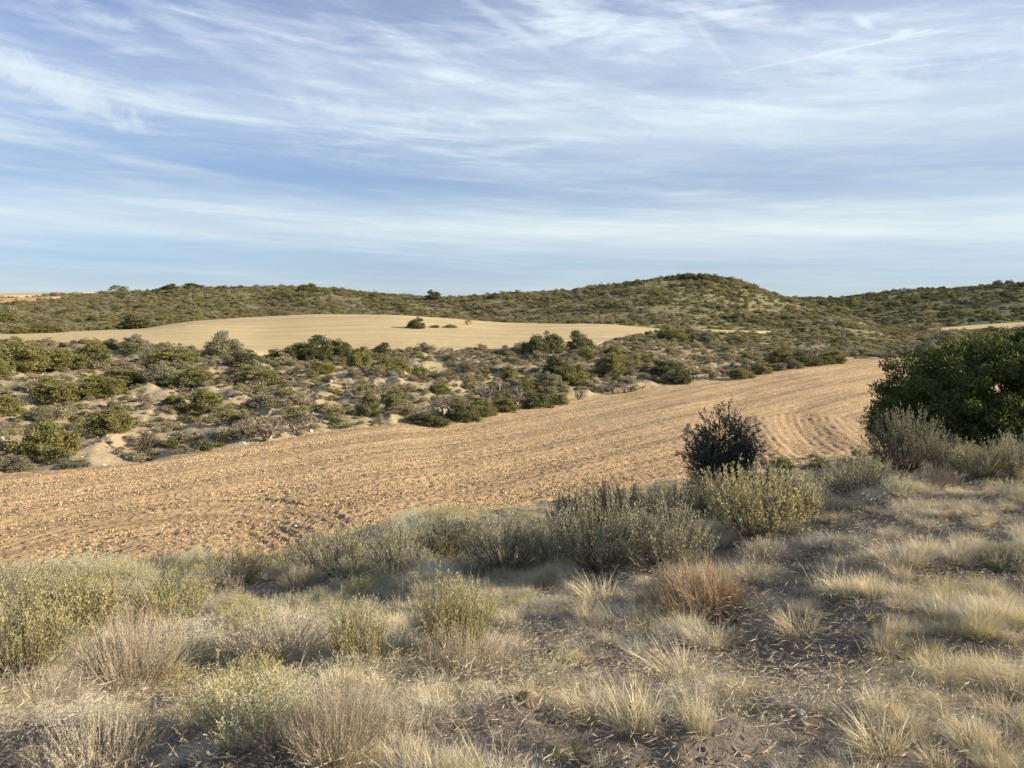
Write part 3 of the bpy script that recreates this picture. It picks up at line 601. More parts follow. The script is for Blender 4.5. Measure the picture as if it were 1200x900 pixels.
# ------------------------------------------------------------------ scatter as ONE object (stuff) with instances of given meshes
def stuff(name, meshes, P, rot, scl, idx, label):
    """P (n,3); rot (n,3) euler; scl (n,3); idx (n) which mesh"""
    ng = bpy.data.node_groups.new(name + '_scatter', 'GeometryNodeTree')
    ng.interface.new_socket('Geometry', in_out='INPUT', socket_type='NodeSocketGeometry'); ng.interface.new_socket('Geometry', in_out='OUTPUT', socket_type='NodeSocketGeometry')
    N, L = ng.nodes, ng.links; gi = N.new('NodeGroupInput'); go = N.new('NodeGroupOutput'); jn = N.new('GeometryNodeJoinGeometry')
    def attr(nm, ty):
        a = N.new('GeometryNodeInputNamedAttribute'); a.data_type = ty; a.inputs['Name'].default_value = nm; return a.outputs['Attribute']
    ar, as_, ai = attr('rot', 'FLOAT_VECTOR'), attr('scl', 'FLOAT_VECTOR'), attr('idx', 'INT')
    e2r = N.new('FunctionNodeEulerToRotation'); L.new(ar, e2r.inputs[0])
    for k, src in enumerate(meshes):
        cp = N.new('FunctionNodeCompare'); cp.data_type = 'INT'; cp.operation = 'EQUAL'
        ia = [s for s in cp.inputs if s.type == 'INT']; L.new(ai, ia[0]); ia[1].default_value = k
        oi = N.new('GeometryNodeObjectInfo'); oi.inputs['Object'].default_value = src; oi.inputs['As Instance'].default_value = True; oi.transform_space = 'ORIGINAL'
        ip = N.new('GeometryNodeInstanceOnPoints'); L.new(gi.outputs[0], ip.inputs['Points']); L.new(cp.outputs[0], ip.inputs['Selection'])
        L.new(oi.outputs['Geometry'], ip.inputs['Instance']); L.new(e2r.outputs[0], ip.inputs['Rotation']); L.new(as_, ip.inputs['Scale']); L.new(ip.outputs[0], jn.inputs[0])
    L.new(jn.outputs[0], go.inputs[0])
    me = bpy.data.meshes.new(name); me.vertices.add(len(P)); me.vertices.foreach_set('co', np.asarray(P, np.float32).ravel())
    for nm, ar_ in (('rot', rot), ('scl', scl)):
        a = me.attributes.new(nm, 'FLOAT_VECTOR', 'POINT'); a.data.foreach_set('vector', np.asarray(ar_, np.float32).ravel())
    a = me.attributes.new('idx', 'INT', 'POINT'); a.data.foreach_set('value', np.asarray(idx, np.int32))
    o = link(bpy.data.objects.new(name, me)); md = o.modifiers.new('scatter', 'NODES'); md.node_group = ng
    return tag(o, label, kind='stuff')
SRC = {}          # mesh datablock name -> an object in the scene that shows it (the source of the scatters)
def put(name, me, loc, rz=0., sc=(1, 1, 1), tilt=(0, 0), parent=None):
    o = bpy.data.objects.new(name, me); COL.objects.link(o)
    if parent is None: o.location = loc; o.rotation_euler = (tilt[0], tilt[1], rz); o.scale = sc
    else: o.parent = parent
    if me is not None: SRC.setdefault(me.name, o)
    return o
def put_at(px, py, dmin=2.0): return place(px, py, dmin)

def plant(name, key, px, py, w, h, label, cat, group=None, var=None, dmin=2., parts=('foliage', 'trunk'), sink=.04, depth=1., unitw=None):
    """a plant of w x h picture pixels whose foot is seen at (px, py)"""
    x, y, z = put_at(px, py, dmin); d = math.hypot(x, y) * 1.0; fs = F / y
    L = PROTO[key]; v = L[(var if var is not None else random.randrange(len(L))) % len(L)]
    W = w / fs; Hh = h / fs
    if dmin == 2. and y > 16:       # the foot is hidden behind nearer plants: it stands on the crest of the bank
        x, y = x / y * 13.5, 13.5; z = float(H(x, y)); fs = F / y; W = w / fs; Hh = max(slope_of(py - h) * y - z, h / fs)
    co = v[0].name; ext = EXT[key]
    sx = W / ext[0]; sz = Hh / ext[1]
    root = bpy.data.objects.new(name, None); COL.objects.link(root); root.location = (x, y + W * .5 * depth * .3, z - sink * Hh); root.rotation_euler = (0, 0, random.random() * 6.28); root.scale = (sx, sx * depth if False else sx, sz)
    root.empty_display_size = .1
    a = put(parts[0], v[0], None, parent=root)
    if v[1] is not None: put(parts[1], v[1], None, parent=root)
    tag(root, label, cat, group); return root
def extent(me):
    v = np.empty(len(me.vertices) * 3, np.float32); me.vertices.foreach_get('co', v); v = v.reshape(-1, 3)
    return (np.percentile(np.abs(v[:, :2]), 97) * 2, np.percentile(v[:, 2], 99))
EXT = {k: tuple(np.mean([extent(v[0]) for v in L], 0)) for k, L in PROTO.items()}

# ------------------------------------------------------------------ the big bush at the right and the young oak before it
def big_bush():
    x, y, z = put_at(1262, 534, 11); y = min(y, 15.); x = (1262 - 600) / F * y; z = float(H(x, y)); s = y / F; W = 418 * s; Hh = (slope_of(374) * y - z) * 1.22
    lobes = [(0, 0, 0, 1), (0, 0, 0, 1), (0, 0, 0, .96), (-.24, -.05, .06, .76), (-.42, -.1, .0, .56), (.2, 0, .1, .82), (-.05, -.2, .08, .82)]
    (v, f), C = clump_crown(77, W, W * .8, Hh, 820, 260, .042, cr=.06, z0=.1, lumpy=.35, lobes=lobes)
    st = woody(78, C, 60, Hh, .05, 5)
    root = bpy.data.objects.new('dense_evergreen_bush', None); COL.objects.link(root); root.location = (x, y + W * .22, z - .3)
    put('crown', mk('big_bush_crown', (v, f), M['juniper']), None, parent=root); put('trunk', mk('big_bush_stems', st, M['darkbark']), None, parent=root)
    tag(root, 'huge dark green bush in shade at the right edge of the picture', 'bush')
big_bush()
def young_oak():
    y = 14.; x = (849 - 600) / F * y; z = float(H(x, y)); s = y / F; W = 84 * s; Hh = slope_of(474) * y - z; g = np.random.default_rng(5)
    n = 46; a = g.random(n) * 6.283; q = np.sqrt(g.random(n)); k = 7; t = np.linspace(0, 1, k)[None]
    zt = Hh * (.98 - .30 * q ** 2) * (.72 + .30 * g.random(n)); rad = W * .47 * q
    p = np.stack([np.cos(a)[:, None] * rad[:, None] * t ** .8, np.sin(a)[:, None] * rad[:, None] * t ** .8, zt[:, None] * t], -1); p[:, 1:] += g.normal(size=(n, k - 1, 3)) * .02
    o, d = along(p, .42 + .58 * g.random((n, 24))); o = o.reshape(-1, 3); d = unit(d.reshape(-1, 3) + rand_dirs(len(o), g) * .9); L = Hh * (.1 + .12 * g.random(len(o)))[:, None, None]; tt = np.linspace(0, 1, 4)[None, :, None]
    p2 = o[:, None] + d[:, None] * L * tt
    stems = merge([tubes(p, np.linspace(.014, .004, k)[None].repeat(n, 0), 4), tubes(p2, np.linspace(.004, .002, 4)[None].repeat(len(p2), 0), 3)])
    P, D = along(p2, .15 + .85 * g.random((len(p2), 15))); P = P.reshape(-1, 3); D = unit(D.reshape(-1, 3) + rand_dirs(len(P), g) * 1.1)
    lf = leaf_quads(P + rand_dirs(len(P), g) * .012, D, .036 + .02 * g.random(len(P)), .023, g)
    root = bpy.data.objects.new('young_holm_oak', None); COL.objects.link(root); root.location = (x, y, z - .05); root.rotation_euler = (0, 0, .6)
    put('crown', mk('young_oak_leaves', lf, M['darkoak']), None, parent=root); put('trunk', mk('young_oak_stems', stems, M['darkbark']), None, parent=root)
    tag(root, 'small dark many-stemmed oak standing alone against the ploughed field', 'tree')
young_oak()

# ------------------------------------------------------------------ shrubs on the near bank:  kind, foot px, py, width, height, label
NEAR = [
 ('green', 18, 800, 125, 120, 'yellow-green leafy shrub at the lower left edge beside flattened straw'),
 ('green', 78, 758, 125, 108, 'tallest yellow-green shrub of the cluster above the straw brush'),
 ('grey', 14, 712, 95, 62, 'grey-green shrub at the left edge just below the ploughed field'),
 ('green', 118, 735, 60, 58, 'small pale green shrub between the left cluster and its shadowed gap'),
 ('green', 197, 735, 88, 72, 'bright green shrub with bare forked stems below the dark strip of soil'),
 ('straw', 150, 812, 125, 105, 'tall brush of dry straw-coloured stems in front of the left shrubs'),
 ('pale', 112, 915, 135, 95, 'pale whitish twiggy shrub at the bottom left corner'),
 ('straw', 40, 835, 110, 48, 'flattened mat of dry straw stems under the left yellow-green shrub'),
 ('green', 278, 684, 74, 48, 'thin wiry green shrub before the shadowed soil, dark stems showing'),
 ('darkgrey', 262, 690, 36, 26, 'small brownish low shrub at the foot of the wiry green one'),
 ('grey', 388, 678, 98, 64, 'wiry grey-green shrub standing against the field with thick dark stem'),
 ('straw', 352, 694, 52, 34, 'tan grass-like clump left of the wiry shrub\'s stem'),
 ('grey', 468, 672, 84, 58, 'rounded grey-green shrub where the field edge meets the shrub belt'),
 ('darkgrey', 528, 662, 66, 66, 'dark shrub with bare crooked branches in the shrub belt'),
 ('grey', 592, 668, 92, 78, 'broad grey shrub with a dark shaded hollow on its left'),
 ('grey', 652, 664, 84, 76, 'grey-green shrub with upright pale tips in the middle of the belt'),
 ('grey', 706, 668, 112, 100, 'largest grey shrub of the belt with tall pointed shoots'),
 ('grey', 778, 668, 108, 92, 'dense grey-olive shrub above the red-brown dry bush'),
 ('green', 722, 612, 88, 50, 'bright green shrub rising behind the belt against the field'),
 ('darkgrey', 672, 616, 56, 42, 'dark low shrub at the back of the belt left of the bright green one'),
 ('grey', 792, 610, 84, 50, 'grey shrub at the back of the belt left of the young oak'),
 ('green', 893, 634, 125, 95, 'big leafy grey-green shrub in front and right of the young oak'),
 ('darkgrey', 836, 612, 64, 56, 'dark shrub directly below the young oak'),
 ('grey', 942, 612, 62, 58, 'slim grey shrub on the right flank of the leafy one'),
 ('darkgrey', 905, 570, 46, 26, 'small brown-topped shrub behind the leafy one before the curved furrows'),
 ('grey', 1008, 583, 98, 50, 'low spreading shrub with upright green tips left of the huge bush'),
 ('darkgrey', 1062, 566, 78, 72, 'bluish dark shrub in the shade of the huge bush'),
 ('darkgrey', 1110, 566, 60, 40, 'shaded low shrub between the bluish one and the yellow-green one'),
 ('green', 1152, 574, 62, 40, 'sunlit yellow-green shrub at the foot of the huge bush'),
 ('straw', 1098, 588, 46, 30, 'small tan dry shrub before the huge bush'),
 ('grey', 1192, 572, 60, 54, 'tall-tipped shrub at the right edge before the huge bush'),
 ('green', 536, 772, 88, 112, 'green shrub of tall upright shoots above a dry straw base in the middle'),
 ('straw', 548, 806, 112, 78, 'dry straw base of stems under the middle upright shrub'),
 ('green', 418, 796, 66, 96, 'sparse green shoots standing left of the middle upright shrub'),
 ('straw', 392, 893, 118, 104, 'brown twiggy dry shrub at the bottom left of centre'),
 ('pale', 328, 772, 120, 62, 'pale silvery shrub in the grass below the wiry grey-green one'),
 ('pale', 248, 790, 84, 52, 'pale low shrub right of the tall straw brush'),
 ('pale', 452, 870, 70, 70, 'pale dry shrub between the brown twiggy one and the centre grass'),
 ('red', 828, 722, 118, 72, 'round red-brown dry bush swept to the left'),
 ('straw', 772, 722, 60, 40, 'tan clump on the left side of the red-brown dry bush'),
 ('pale', 902, 664, 74, 36, 'low greyish leafy mat right of the belt'),
 ('grey', 1176, 668, 56, 34, 'small grey shrub among the right-hand grass beside a white stone'),
]
for k, px, py, w, h, lab in NEAR:
    if k in ('green', 'grey') and px < 240: h *= .9
    if px > 1050 and py < 600: py -= 14
    if 430 < px < 830 and py > 600: h *= .93
    plant({'green': 'green_shrub', 'grey': 'grey_green_shrub', 'pale': 'pale_shrub', 'straw': 'dry_shrub', 'red': 'dry_shrub', 'darkgrey': 'dark_shrub'}[k], k, px, py, w, h, lab, 'shrub', 'shrubs on the near bank', parts=('shoots', 'stems'), depth=.2)
for px, py, w, h, lab in ((322, 893, 44, 54, 'small bare forked plant at the bottom edge left of the brown twiggy shrub'), (268, 706, 26, 40, 'thin whitish dead plant with forked branches below the wiry green shrub'), (1120, 560, 30, 26, 'bare twiggy plant in the shade of the huge bush')):
    plant('bare_plant', 'bare', px, py, w, h, lab, 'shrub', parts=('twigs', ''), depth=0)
# tussocks that stand out singly
TUS = [
 ('straw_tuft', 745, 862, 120, 95, 'tall golden grass tussock, widest of the pair at the bottom centre'), ('straw_tuft', 822, 868, 66, 88, 'tall golden grass tussock on the right end of the bottom centre clump'),
 ('straw_tuft', 690, 850, 84, 72, 'grey-gold tussock left of the tall golden clump'), ('straw_tuft', 800, 802, 130, 58, 'wide low straw tussock behind the tall golden clump'),
 ('green_tuft', 1098, 800, 120, 66, 'big green and gold tussock combed to the right beside bare soil'), ('straw_tuft', 1040, 890, 130, 66, 'broad straw tussock at the bottom right'),
 ('straw_tuft', 1150, 890, 100, 70, 'loose straw tussock in the bottom right corner'), ('straw_tuft', 940, 752, 90, 44, 'straw tussock just behind the white stone'),
 ('green_tuft', 1112, 706, 110, 44, 'green-gold tussock uphill of the largest right one'), ('green_tuft', 1152, 752, 86, 52, 'dark green tussock near the right edge'),
 ('straw_tuft', 1060, 668, 96, 36, 'pale tussock crest high on the right slope'), ('straw_tuft', 1000, 700, 90, 36, 'pale tussock right of the red-brown bush'),
 ('straw_tuft', 832, 762, 86, 40, 'low straw tussock below the red-brown bush'), ('straw_tuft', 700, 710, 84, 46, 'golden tussock below the largest grey shrub'),
 ('green_tuft', 668, 897, 74, 48, 'short greenish tussock at the bottom edge of the centre'), ('straw_tuft', 1085, 830, 60, 40, 'small straw tussock below the big green and gold one'),
 ('straw_tuft', 1180, 820, 70, 50, 'straw tussock at the right edge below the dark green one'), ('straw_tuft', 600, 740, 50, 40, 'small tan tussock right of the middle upright shrub'),
 ('green_tuft', 430, 897, 60, 40, 'short green tussock at the bottom edge under the brown shrub'),
]
TE = {k: tuple(np.mean([extent(m) for m in L], 0)) for k, L in GR.items() if 'tuft' in k}
for k, px, py, w, h, lab in TUS:
    x, y, z = put_at(px, py); s = y / F; me = random.choice(GR[k]); o = put('grass_tussock', me, (x, y + .05, z - .02), random.uniform(-.5, .5), (w * s * .92 / TE[k][0], w * s / TE[k][0] * .75, h * s * .86 / TE[k][1]))
    tag(o, lab, 'tussock', 'grass tussocks on the near bank')
# stones
for px, py, w, lab in ((927, 722, 17, 'white flat stone in the grass right of the red-brown bush'), (352, 897, 16, 'pale stone at the bottom edge left of centre'), (1196, 652, 14, 'white stone at the right edge among grass'), (420, 897, 10, 'small grey stone at the bottom edge beside a green tussock'), (762, 872, 8, 'small tan stone before the tall golden tussock')):
    x, y, z = put_at(px, py); s = y / F * w / 2; tag(put('stone', random.choice(GR['stone']), (x, y, z + s * .1), random.random() * 6, (s, s, s)), lab, 'stone')
for px, py, w, lab in ((543, 645 - 68, 6, 'pale clod lying on the ploughed field above the shrub belt'), (347, 618, 6, 'whitish stone on the ploughed field above the wiry shrub')):
    x, y, z = put_at(px, py, 18); s = y / F * w / 2; tag(put('stone', GR['stone'][0], (x, y, z + s * .4), 1., (s, s, s)), lab, 'stone')

# ------------------------------------------------------------------ bushes on the slope across the field (key, px, foot py, w, h, label)
MID = [
 ('evergreen', 53, 537, 60, 42, 'large dark green bush low on the bank beside the ploughed field\'s left end'), ('evergreen', 128, 506, 46, 30, 'round bush alone on pale stony ground with a dark shadow at its left'),
 ('evergreen', 65, 470, 48, 27, 'dome-shaped bush above the lone round one, left part of the bank'), ('evergreen', 118, 462, 52, 21, 'wide low bush on the bank above the lone round bush'),
 ('evergreen', 5, 486, 38, 24, 'bush cut by the left edge above the large dark green one'), ('evergreen', 28, 431, 66, 30, 'broad olive bush below the stubble at the left edge'),
 ('evergreen', 79, 432, 34, 22, 'bush joined to the right of the broad olive one'), ('evergreen', 109, 430, 42, 28, 'tall olive bush third from the left under the stubble'),
 ('evergreen', 142, 452, 56, 20, 'long low bush in front of the grey-green round pair'), ('dark', 128, 409, 18, 11, 'small dark bush at the stubble edge left of the grey-green ball'),
 ('olivebush', 158, 412, 28, 19, 'grey-green ball-shaped bush standing over the stubble edge'), ('olivebush', 190, 450, 34, 25, 'grey-green rounded bush, left of a touching pair'),
 ('evergreen', 226, 454, 52, 22, 'greener wide bush, right of a touching pair'), ('evergreen', 208, 427, 54, 18, 'long brownish olive bush below the shadow line of the stubble'),
 ('olivebush', 14, 552, 36, 16, 'low grey-green bush in the lower left corner of the bank'), ('olivebush', 88, 549, 32, 10, 'low grey bush touching the ploughed soil'),
 ('olivebush', 47, 492, 26, 15, 'grey bush between the dome-shaped and the large dark one'), ('evergreen', 2, 442, 22, 22, 'narrow bush at the left edge under the broad olive one'),
 ('evergreen', 203, 478, 20, 15, 'small yellow-green bush on bare tan soil'), ('olivebush', 262, 419, 40, 29, 'large grey-green round bush with long shadow on the stubble edge'),
 ('evergreen', 238, 481, 44, 24, 'olive bush in the middle of the pale bank'), ('dark', 286, 427, 36, 14, 'dark low bush right of the large grey-green round one'),
 ('evergreen', 302, 448, 48, 18, 'wide bush just above the bare yellow soil'), ('dark', 281, 499, 22, 15, 'small dark green bush beside the grey bare thicket'),
 ('evergreen', 326, 422, 26, 12, 'little bush at the left end of the dark row'), ('dark', 346, 421, 30, 18, 'first tall bush of the dark row under the stubble'),
 ('dark', 372, 423, 42, 27, 'tallest bush of the dark row under the stubble'), ('dark', 399, 419, 24, 20, 'upright dark bush right after the tallest of the row'),
 ('evergreen', 378, 437, 30, 13, 'dark green bush below the tallest of the row'), ('evergreen', 421, 430, 26, 24, 'bushy green shrub ending the dark row'),
 ('dark', 447, 417, 26, 14, 'flat dark bush right against the stubble edge'), ('evergreen', 455, 436, 38, 22, 'green bush below the flat dark one'),
 ('evergreen', 433, 487, 25, 28, 'upright bright green bush low on the eroded bank'), ('evergreen', 462, 482, 24, 18, 'rounder green bush right of the upright one'),
 ('dark', 500, 498, 48, 13, 'dark flat bush hugging the ploughed edge, left of the hedge-like row'), ('dark', 542, 493, 36, 21, 'darkest bush of the hedge-like row on the ploughed edge'),
 ('evergreen', 566, 488, 32, 17, 'mid-green bush in the hedge-like row'), ('evergreen', 590, 483, 30, 16, 'light green bush ending the hedge-like row'),
 ('evergreen', 515, 461, 24, 13, 'yellow-green bush in the hollow of the bank'), ('dark', 518, 446, 32, 10, 'dark spreading bush across the hollow'),
 ('evergreen', 597, 446, 19, 17, 'small green bush on pale soil left of the thicket'), ('dark', 628, 415, 30, 22, 'left half of the dark twin-lobed tree at the stubble edge'),
 ('dark', 646, 414, 28, 25, 'right half of the dark twin-lobed tree at the stubble edge'), ('dark', 679, 413, 31, 23, 'dark round tree right of the twin-lobed one'),
 ('olivebush', 608, 413, 20, 10, 'small grey bush left of the twin-lobed tree'), ('dark', 652, 441, 34, 22, 'dark bush at the top of the green thicket'),
 ('evergreen', 715, 438, 34, 24, 'full green bush right of the thicket'), ('evergreen', 719, 417, 20, 11, 'small bush near the stubble corner'),
 ('evergreen', 739, 432, 25, 18, 'green bush sloping down from the small one'), ('dark', 780, 441, 33, 19, 'dark bush at the right end of the bank'),
 ('dark', 797, 450, 22, 18, 'dark upright bush beside the gravel plot'), ('evergreen', 622, 463, 28, 22, 'green bush on the left side of the thicket'),
 ('olivebush', 642, 458, 32, 23, 'grey-green bush in the heart of the thicket'), ('dark', 628, 478, 34, 19, 'nearly black bush on the ploughed edge under the thicket'),
 ('evergreen', 653, 474, 24, 17, 'green bush touching the nearly black one'), ('evergreen', 669, 449, 38, 24, 'leafy bush on the right side of the thicket'),
 ('evergreen', 788, 399, 34, 16, 'wide bush at the right tip of the stubble field'), ('olivebush', 814, 400, 25, 14, 'grey bush left of the pale field sliver'),
 ('evergreen', 686, 422, 22, 15, 'bush under the dark round tree'), ('evergreen', 757, 427, 24, 13, 'low olive bush on the upper right bank'),
 ('olivebush', 829, 404, 22, 14, 'grey-green bush below the pale field sliver'), ('evergreen', 862, 401, 22, 9, 'flat bush below the middle of the sliver'), ('evergreen', 915, 430, 34, 22, 'tall green bush at the far edge of the ploughed field'),
 ('dark', 943, 428, 40, 14, 'long dark bush right of the tall green one at the far edge'), ('evergreen', 975, 426, 32, 15, 'yellow-green bush ending the far-edge row'),
 ('evergreen', 868, 444, 28, 12, 'low green bush right of the gravel plot'), ('evergreen', 894, 438, 24, 13, 'bush along the ploughed far edge below the tall one'),
 ('olivebush', 912, 434, 19, 10, 'round grey bush, first of two balls on the far edge'), ('olivebush', 930, 432, 20, 11, 'round grey bush, second of two balls on the far edge'),
 ('olivebush', 1103, 411, 38, 22, 'large grey-green round bush left of the huge bush'), ('olivebush', 1091, 418, 22, 18, 'grey bush before the large round one'),
 ('olivebush', 1050, 419, 18, 12, 'grey bush at the far right end of the ploughed field'), ('olivebush', 1063, 419, 16, 13, 'greyish bush next in line at the far right end'),
 ('olivebush', 1077, 418, 18, 11, 'pale bush third in line at the far right end'), ('dark', 1081, 389, 9, 6, 'tiny dark bush in the valley field'),
 ('dark', 488, 385, 20, 13, 'dark round bush alone in the stubble field'), ('olivebush', 509, 384, 12, 3, 'thin line of weeds beside the lone stubble bush'), ('olivebush', 528, 384, 16, 3.5, 'weeds in the stubble before the bare bush'),
 ('dark', 160, 385, 40, 15, 'big dark bush at the back edge of the stubble'), ('evergreen', 50, 390, 40, 11, 'wide olive bush at the back edge of the stubble, left'), ('evergreen', 26, 391, 24, 9, 'olive bush cut off behind the stubble near the left edge'), ('evergreen', 8, 378, 24, 13, 'bush on the left edge above the stubble'),
 ('dark', 508, 352, 18, 12, 'dark round tree standing up on the skyline in the dip'), ('dark', 360, 342, 24, 10, 'broad bush crowning the left ridge'), ('dark', 437, 349, 9, 5, 'small bush on the skyline left of the round tree'),
 ('dark', 555, 350, 9, 5, 'small skyline bush right of the round tree'), ('dark', 578, 350, 12, 6, 'low skyline bush before the hill begins'), ('dark', 805, 327, 16, 7, 'bush on the very top of the round hill'), ('dark', 822, 327, 13, 6, 'right bush on the top of the round hill'),
 ('evergreen', 747, 333, 13, 5, 'bush on the left shoulder of the round hill'), ('dark', 225, 338, 22, 6, 'dark bush on the crest of the left ridge'), ('dark', 200, 339, 16, 6, 'bush left on the crest of the left ridge'),
]
for k, px, py, w, h, lab in MID:
    dm = 30 if py > 400 else (60 if py > 384 else 120)
    big = w > 14
    r = plant('evergreen_bush' if k != 'olivebush' else 'grey_green_bush', k, px, py, w * 1.0, h * 1.0, lab, 'tree' if 'tree' in lab else 'bush', 'bushes across the ploughed field', dmin=dm, parts=('crown', 'trunk'), depth=.3)
BARE = [('baretree', 174, 536, 38, 32, 'bare dark forked tree on the edge of the ploughed field, left'), ('bare', 310, 516, 40, 34, 'bare grey spreading bush touching the ploughed field'), ('baretree', 445, 500, 8, 13, 'dead forked stump at the ploughed edge'),
 ('baretree', 677, 470, 12, 15, 'small dark bare tree at the foot of the right bank'), ('baretree', 812, 447, 11, 13, 'bare tree, left one on the gravel plot'), ('baretree', 832, 446, 12, 13, 'bare tree, right one on the gravel plot'), ('bare', 547, 381, 11, 8, 'pale bare bush in the stubble field'),
 ('bare', 520, 486, 46, 22, 'grey leafless thicket on the middle of the bank'), ('bare', 567, 470, 44, 28, 'pinkish grey leafless thicket in the hollow'), ('bare', 605, 474, 28, 22, 'leafless grey bush left of the nearly black one'), ('bare', 345, 507, 40, 22, 'leafless grey thicket right of the bare spreading bush'), ('bare', 285, 512, 28, 18, 'small leafless thicket left of the bare spreading bush'),
 ('bare', 735, 461, 34, 14, 'leafless brush along the right ploughed edge'), ('bare', 1035, 420, 22, 11, 'leafless pale brush on the far edge')]
for k, px, py, w, h, lab in BARE:
    for q in ((0,) if w < 20 or k == 'baretree' else (0,)):
        plant('bare_tree' if k == 'baretree' else 'bare_bush', k, px, py, w, h, lab, 'tree' if k == 'baretree' else 'bush', 'leafless trees and bushes on the bank', dmin=30 if py > 400 else 100, parts=('branches', ''), depth=.2)

# ------------------------------------------------------------------ scattered scrub: the ones that show largest are things, the rest one mass
def sector_points(n, b0, b1, r0, r1, g, power=1.0):
    """points even over the ground (power 1) or even over log distance (power 0)"""
    b = b0 + (b1 - b0) * g.random(n); u = g.random(n); r = np.sqrt(r0 ** 2 + (r1 ** 2 - r0 ** 2) * u) if power else np.exp(np.log(r0) + np.log(r1 / r0) * u); return np.sin(b) * r, np.cos(b) * r
def scrub(name, keys, weights, x, y, size, hratio, n_ind, label_of, group, cat, mass_label, g, sink=.06):
    m = fields_cover(x, y) < .15; x, y, size, hratio = x[m], y[m], size[m], hratio[m]
    z = H(x, y); r = np.hypot(x, y); phi = np.arctan2(x, y); inview = np.abs(phi) < R(34)
    # hidden behind nearer land: march the sight line
    tz = z + size * hratio; vis = inview.copy()
    rr = np.exp(np.linspace(math.log(20), math.log(1000), 160))
    for q in rr:
        h = base_height(np.sin(phi) * q, np.cos(phi) * q); vis &= ~((q < r - 3) & (h / q > tz / r))
    flat = [(k, v) for k in keys for v in range(len(PROTO[k]))]; kw = np.array([weights[keys.index(k)] / len(PROTO[k]) for k, v in flat]); idx = g.choice(len(flat), len(x), p=kw / kw.sum())
    ext = np.array([EXT[k] for k, v in flat])[idx]; s = np.stack([size / ext[:, 0], size / ext[:, 0] * (.75 + .4 * g.random(len(x))), size * hratio / ext[:, 1]], 1); rz = g.random(len(x)) * 6.283; zz = z - sink * size
    score = np.where(vis, size / r, 0); order = np.argsort(-score); ind = order[:n_ind]; ind = ind[score[ind] > 0]
    for i in ind:
        k, v = flat[idx[i]]; o = put(name, PROTO[k][v][0], (x[i], y[i], zz[i]), rz[i], s[i]); lab, grp = label_of(x[i], y[i], r[i], phi[i], k); tag(o, lab, cat, grp)
    rest = np.setdiff1d(np.arange(len(x)), ind); rest = rest[(vis | (r < 120) | (g.random(len(x)) < .6))[rest]]
    meshes = []
    for k, v in flat:
        me = PROTO[k][v][0]
        meshes.append(SRC.get(me.name))
    ok = [i for i, mm in enumerate(meshes) if mm is not None]; remap = {i: ok.index(i) if i in ok else i % len(ok) for i in range(len(flat))}
    stuff(name.split('_')[0] + '_undergrowth', [meshes[i] for i in ok], np.stack([x, y, zz], 1)[rest], np.stack([rest * 0, rest * 0, rz[rest]], 1), s[rest], [remap[i] for i in idx[rest]], mass_label)
g = np.random.default_rng(21)
# low cushions on the bank
x, y = sector_points(24000, -R(46), R(44), 31, 118, g); cl = fbm(x, y, 5, 3, 70); keep = g.random(len(x)) < np.clip(.62 + cl * 1.1, .15, 1); x, y = x[keep], y[keep]
sz = np.exp(g.normal(size=len(x)) * .48) * .46; 
def lab_c(x, y, r, phi, k):
    zone = 'left part' if phi < -R(18) else ('middle part' if phi < R(2) else 'right part'); t = 'greenish' if k == 'lowgreen' else ('dark' if k == 'lowdark' else 'grey-brown')
    low = 'near the ploughed field' if r < 62 else 'near the stubble edge'; return f'low {t} cushion shrub on the {zone} of the bank, {low}', f'{t} cushion shrubs, {zone} of the bank, {low}'
scrub('cushion_shrub', ['low', 'lowgreen', 'lowdark'], [.72, .2, .08], x, y, sz, .42 + .2 * g.random(len(x)), 260, lab_c, '', 'shrub', 'scattered low cushion plants of the bank', g)
# scrub of the hills
x1, y1 = sector_points(62000, -R(42), R(40), 104, 350, g); x2, y2 = sector_points(46000, -R(42), R(44), 350, 1000, g)
x, y = np.append(x1, x2), np.append(y1, y2); r = np.hypot(x, y); cl = fbm(x, y, 16, 4, 75)
keep = g.random(len(x)) < np.clip(.66 + cl * .9, .12, 1); x, y, r, cl = x[keep], y[keep], r[keep], cl[keep]
sz = np.exp(g.normal(size=len(x)) * .45) * (.82 + .9 * sstep(350, 600, r) * 1.3) * (.72 + .28 * sstep(105, 190, r)) * (1 + np.maximum(cl, 0) * .5)
def lab_h(x, y, r, phi, k):
    zone = 'far right hill' if (r > 380 and phi > R(15)) else ('round hill' if phi > R(5) else ('low saddle between the hills' if phi > -R(12) else 'left ridge')); t = {'lowgreen': 'olive', 'low': 'grey-brown', 'lowdark': 'dark'}[k]
    return f'{t} bush among the scrub covering the {zone}', f'{t} scrub bushes on the {zone}'
hr = .40 + .2 * g.random(len(x)); fr = (r > 400) & (np.arctan2(x, y) > R(12))
scrub('hill_bush', ['lowgreen', 'lowdark', 'low'], [.45, .15, .40], x[~fr], y[~fr], sz[~fr], hr[~fr], 180, lab_h, '', 'bush', 'dense mediterranean scrub of the hills', g)
scrub('ridge_bush', ['lowgreen', 'lowdark'], [.3, .7], x[fr], y[fr], sz[fr] * 1.15, hr[fr], 30, lab_h, '', 'bush', 'dense scrub of the far right hill, its shade put into dark leaves', g)  # mostly dark leaves, colour standing in for shade on the slope turned from the sun

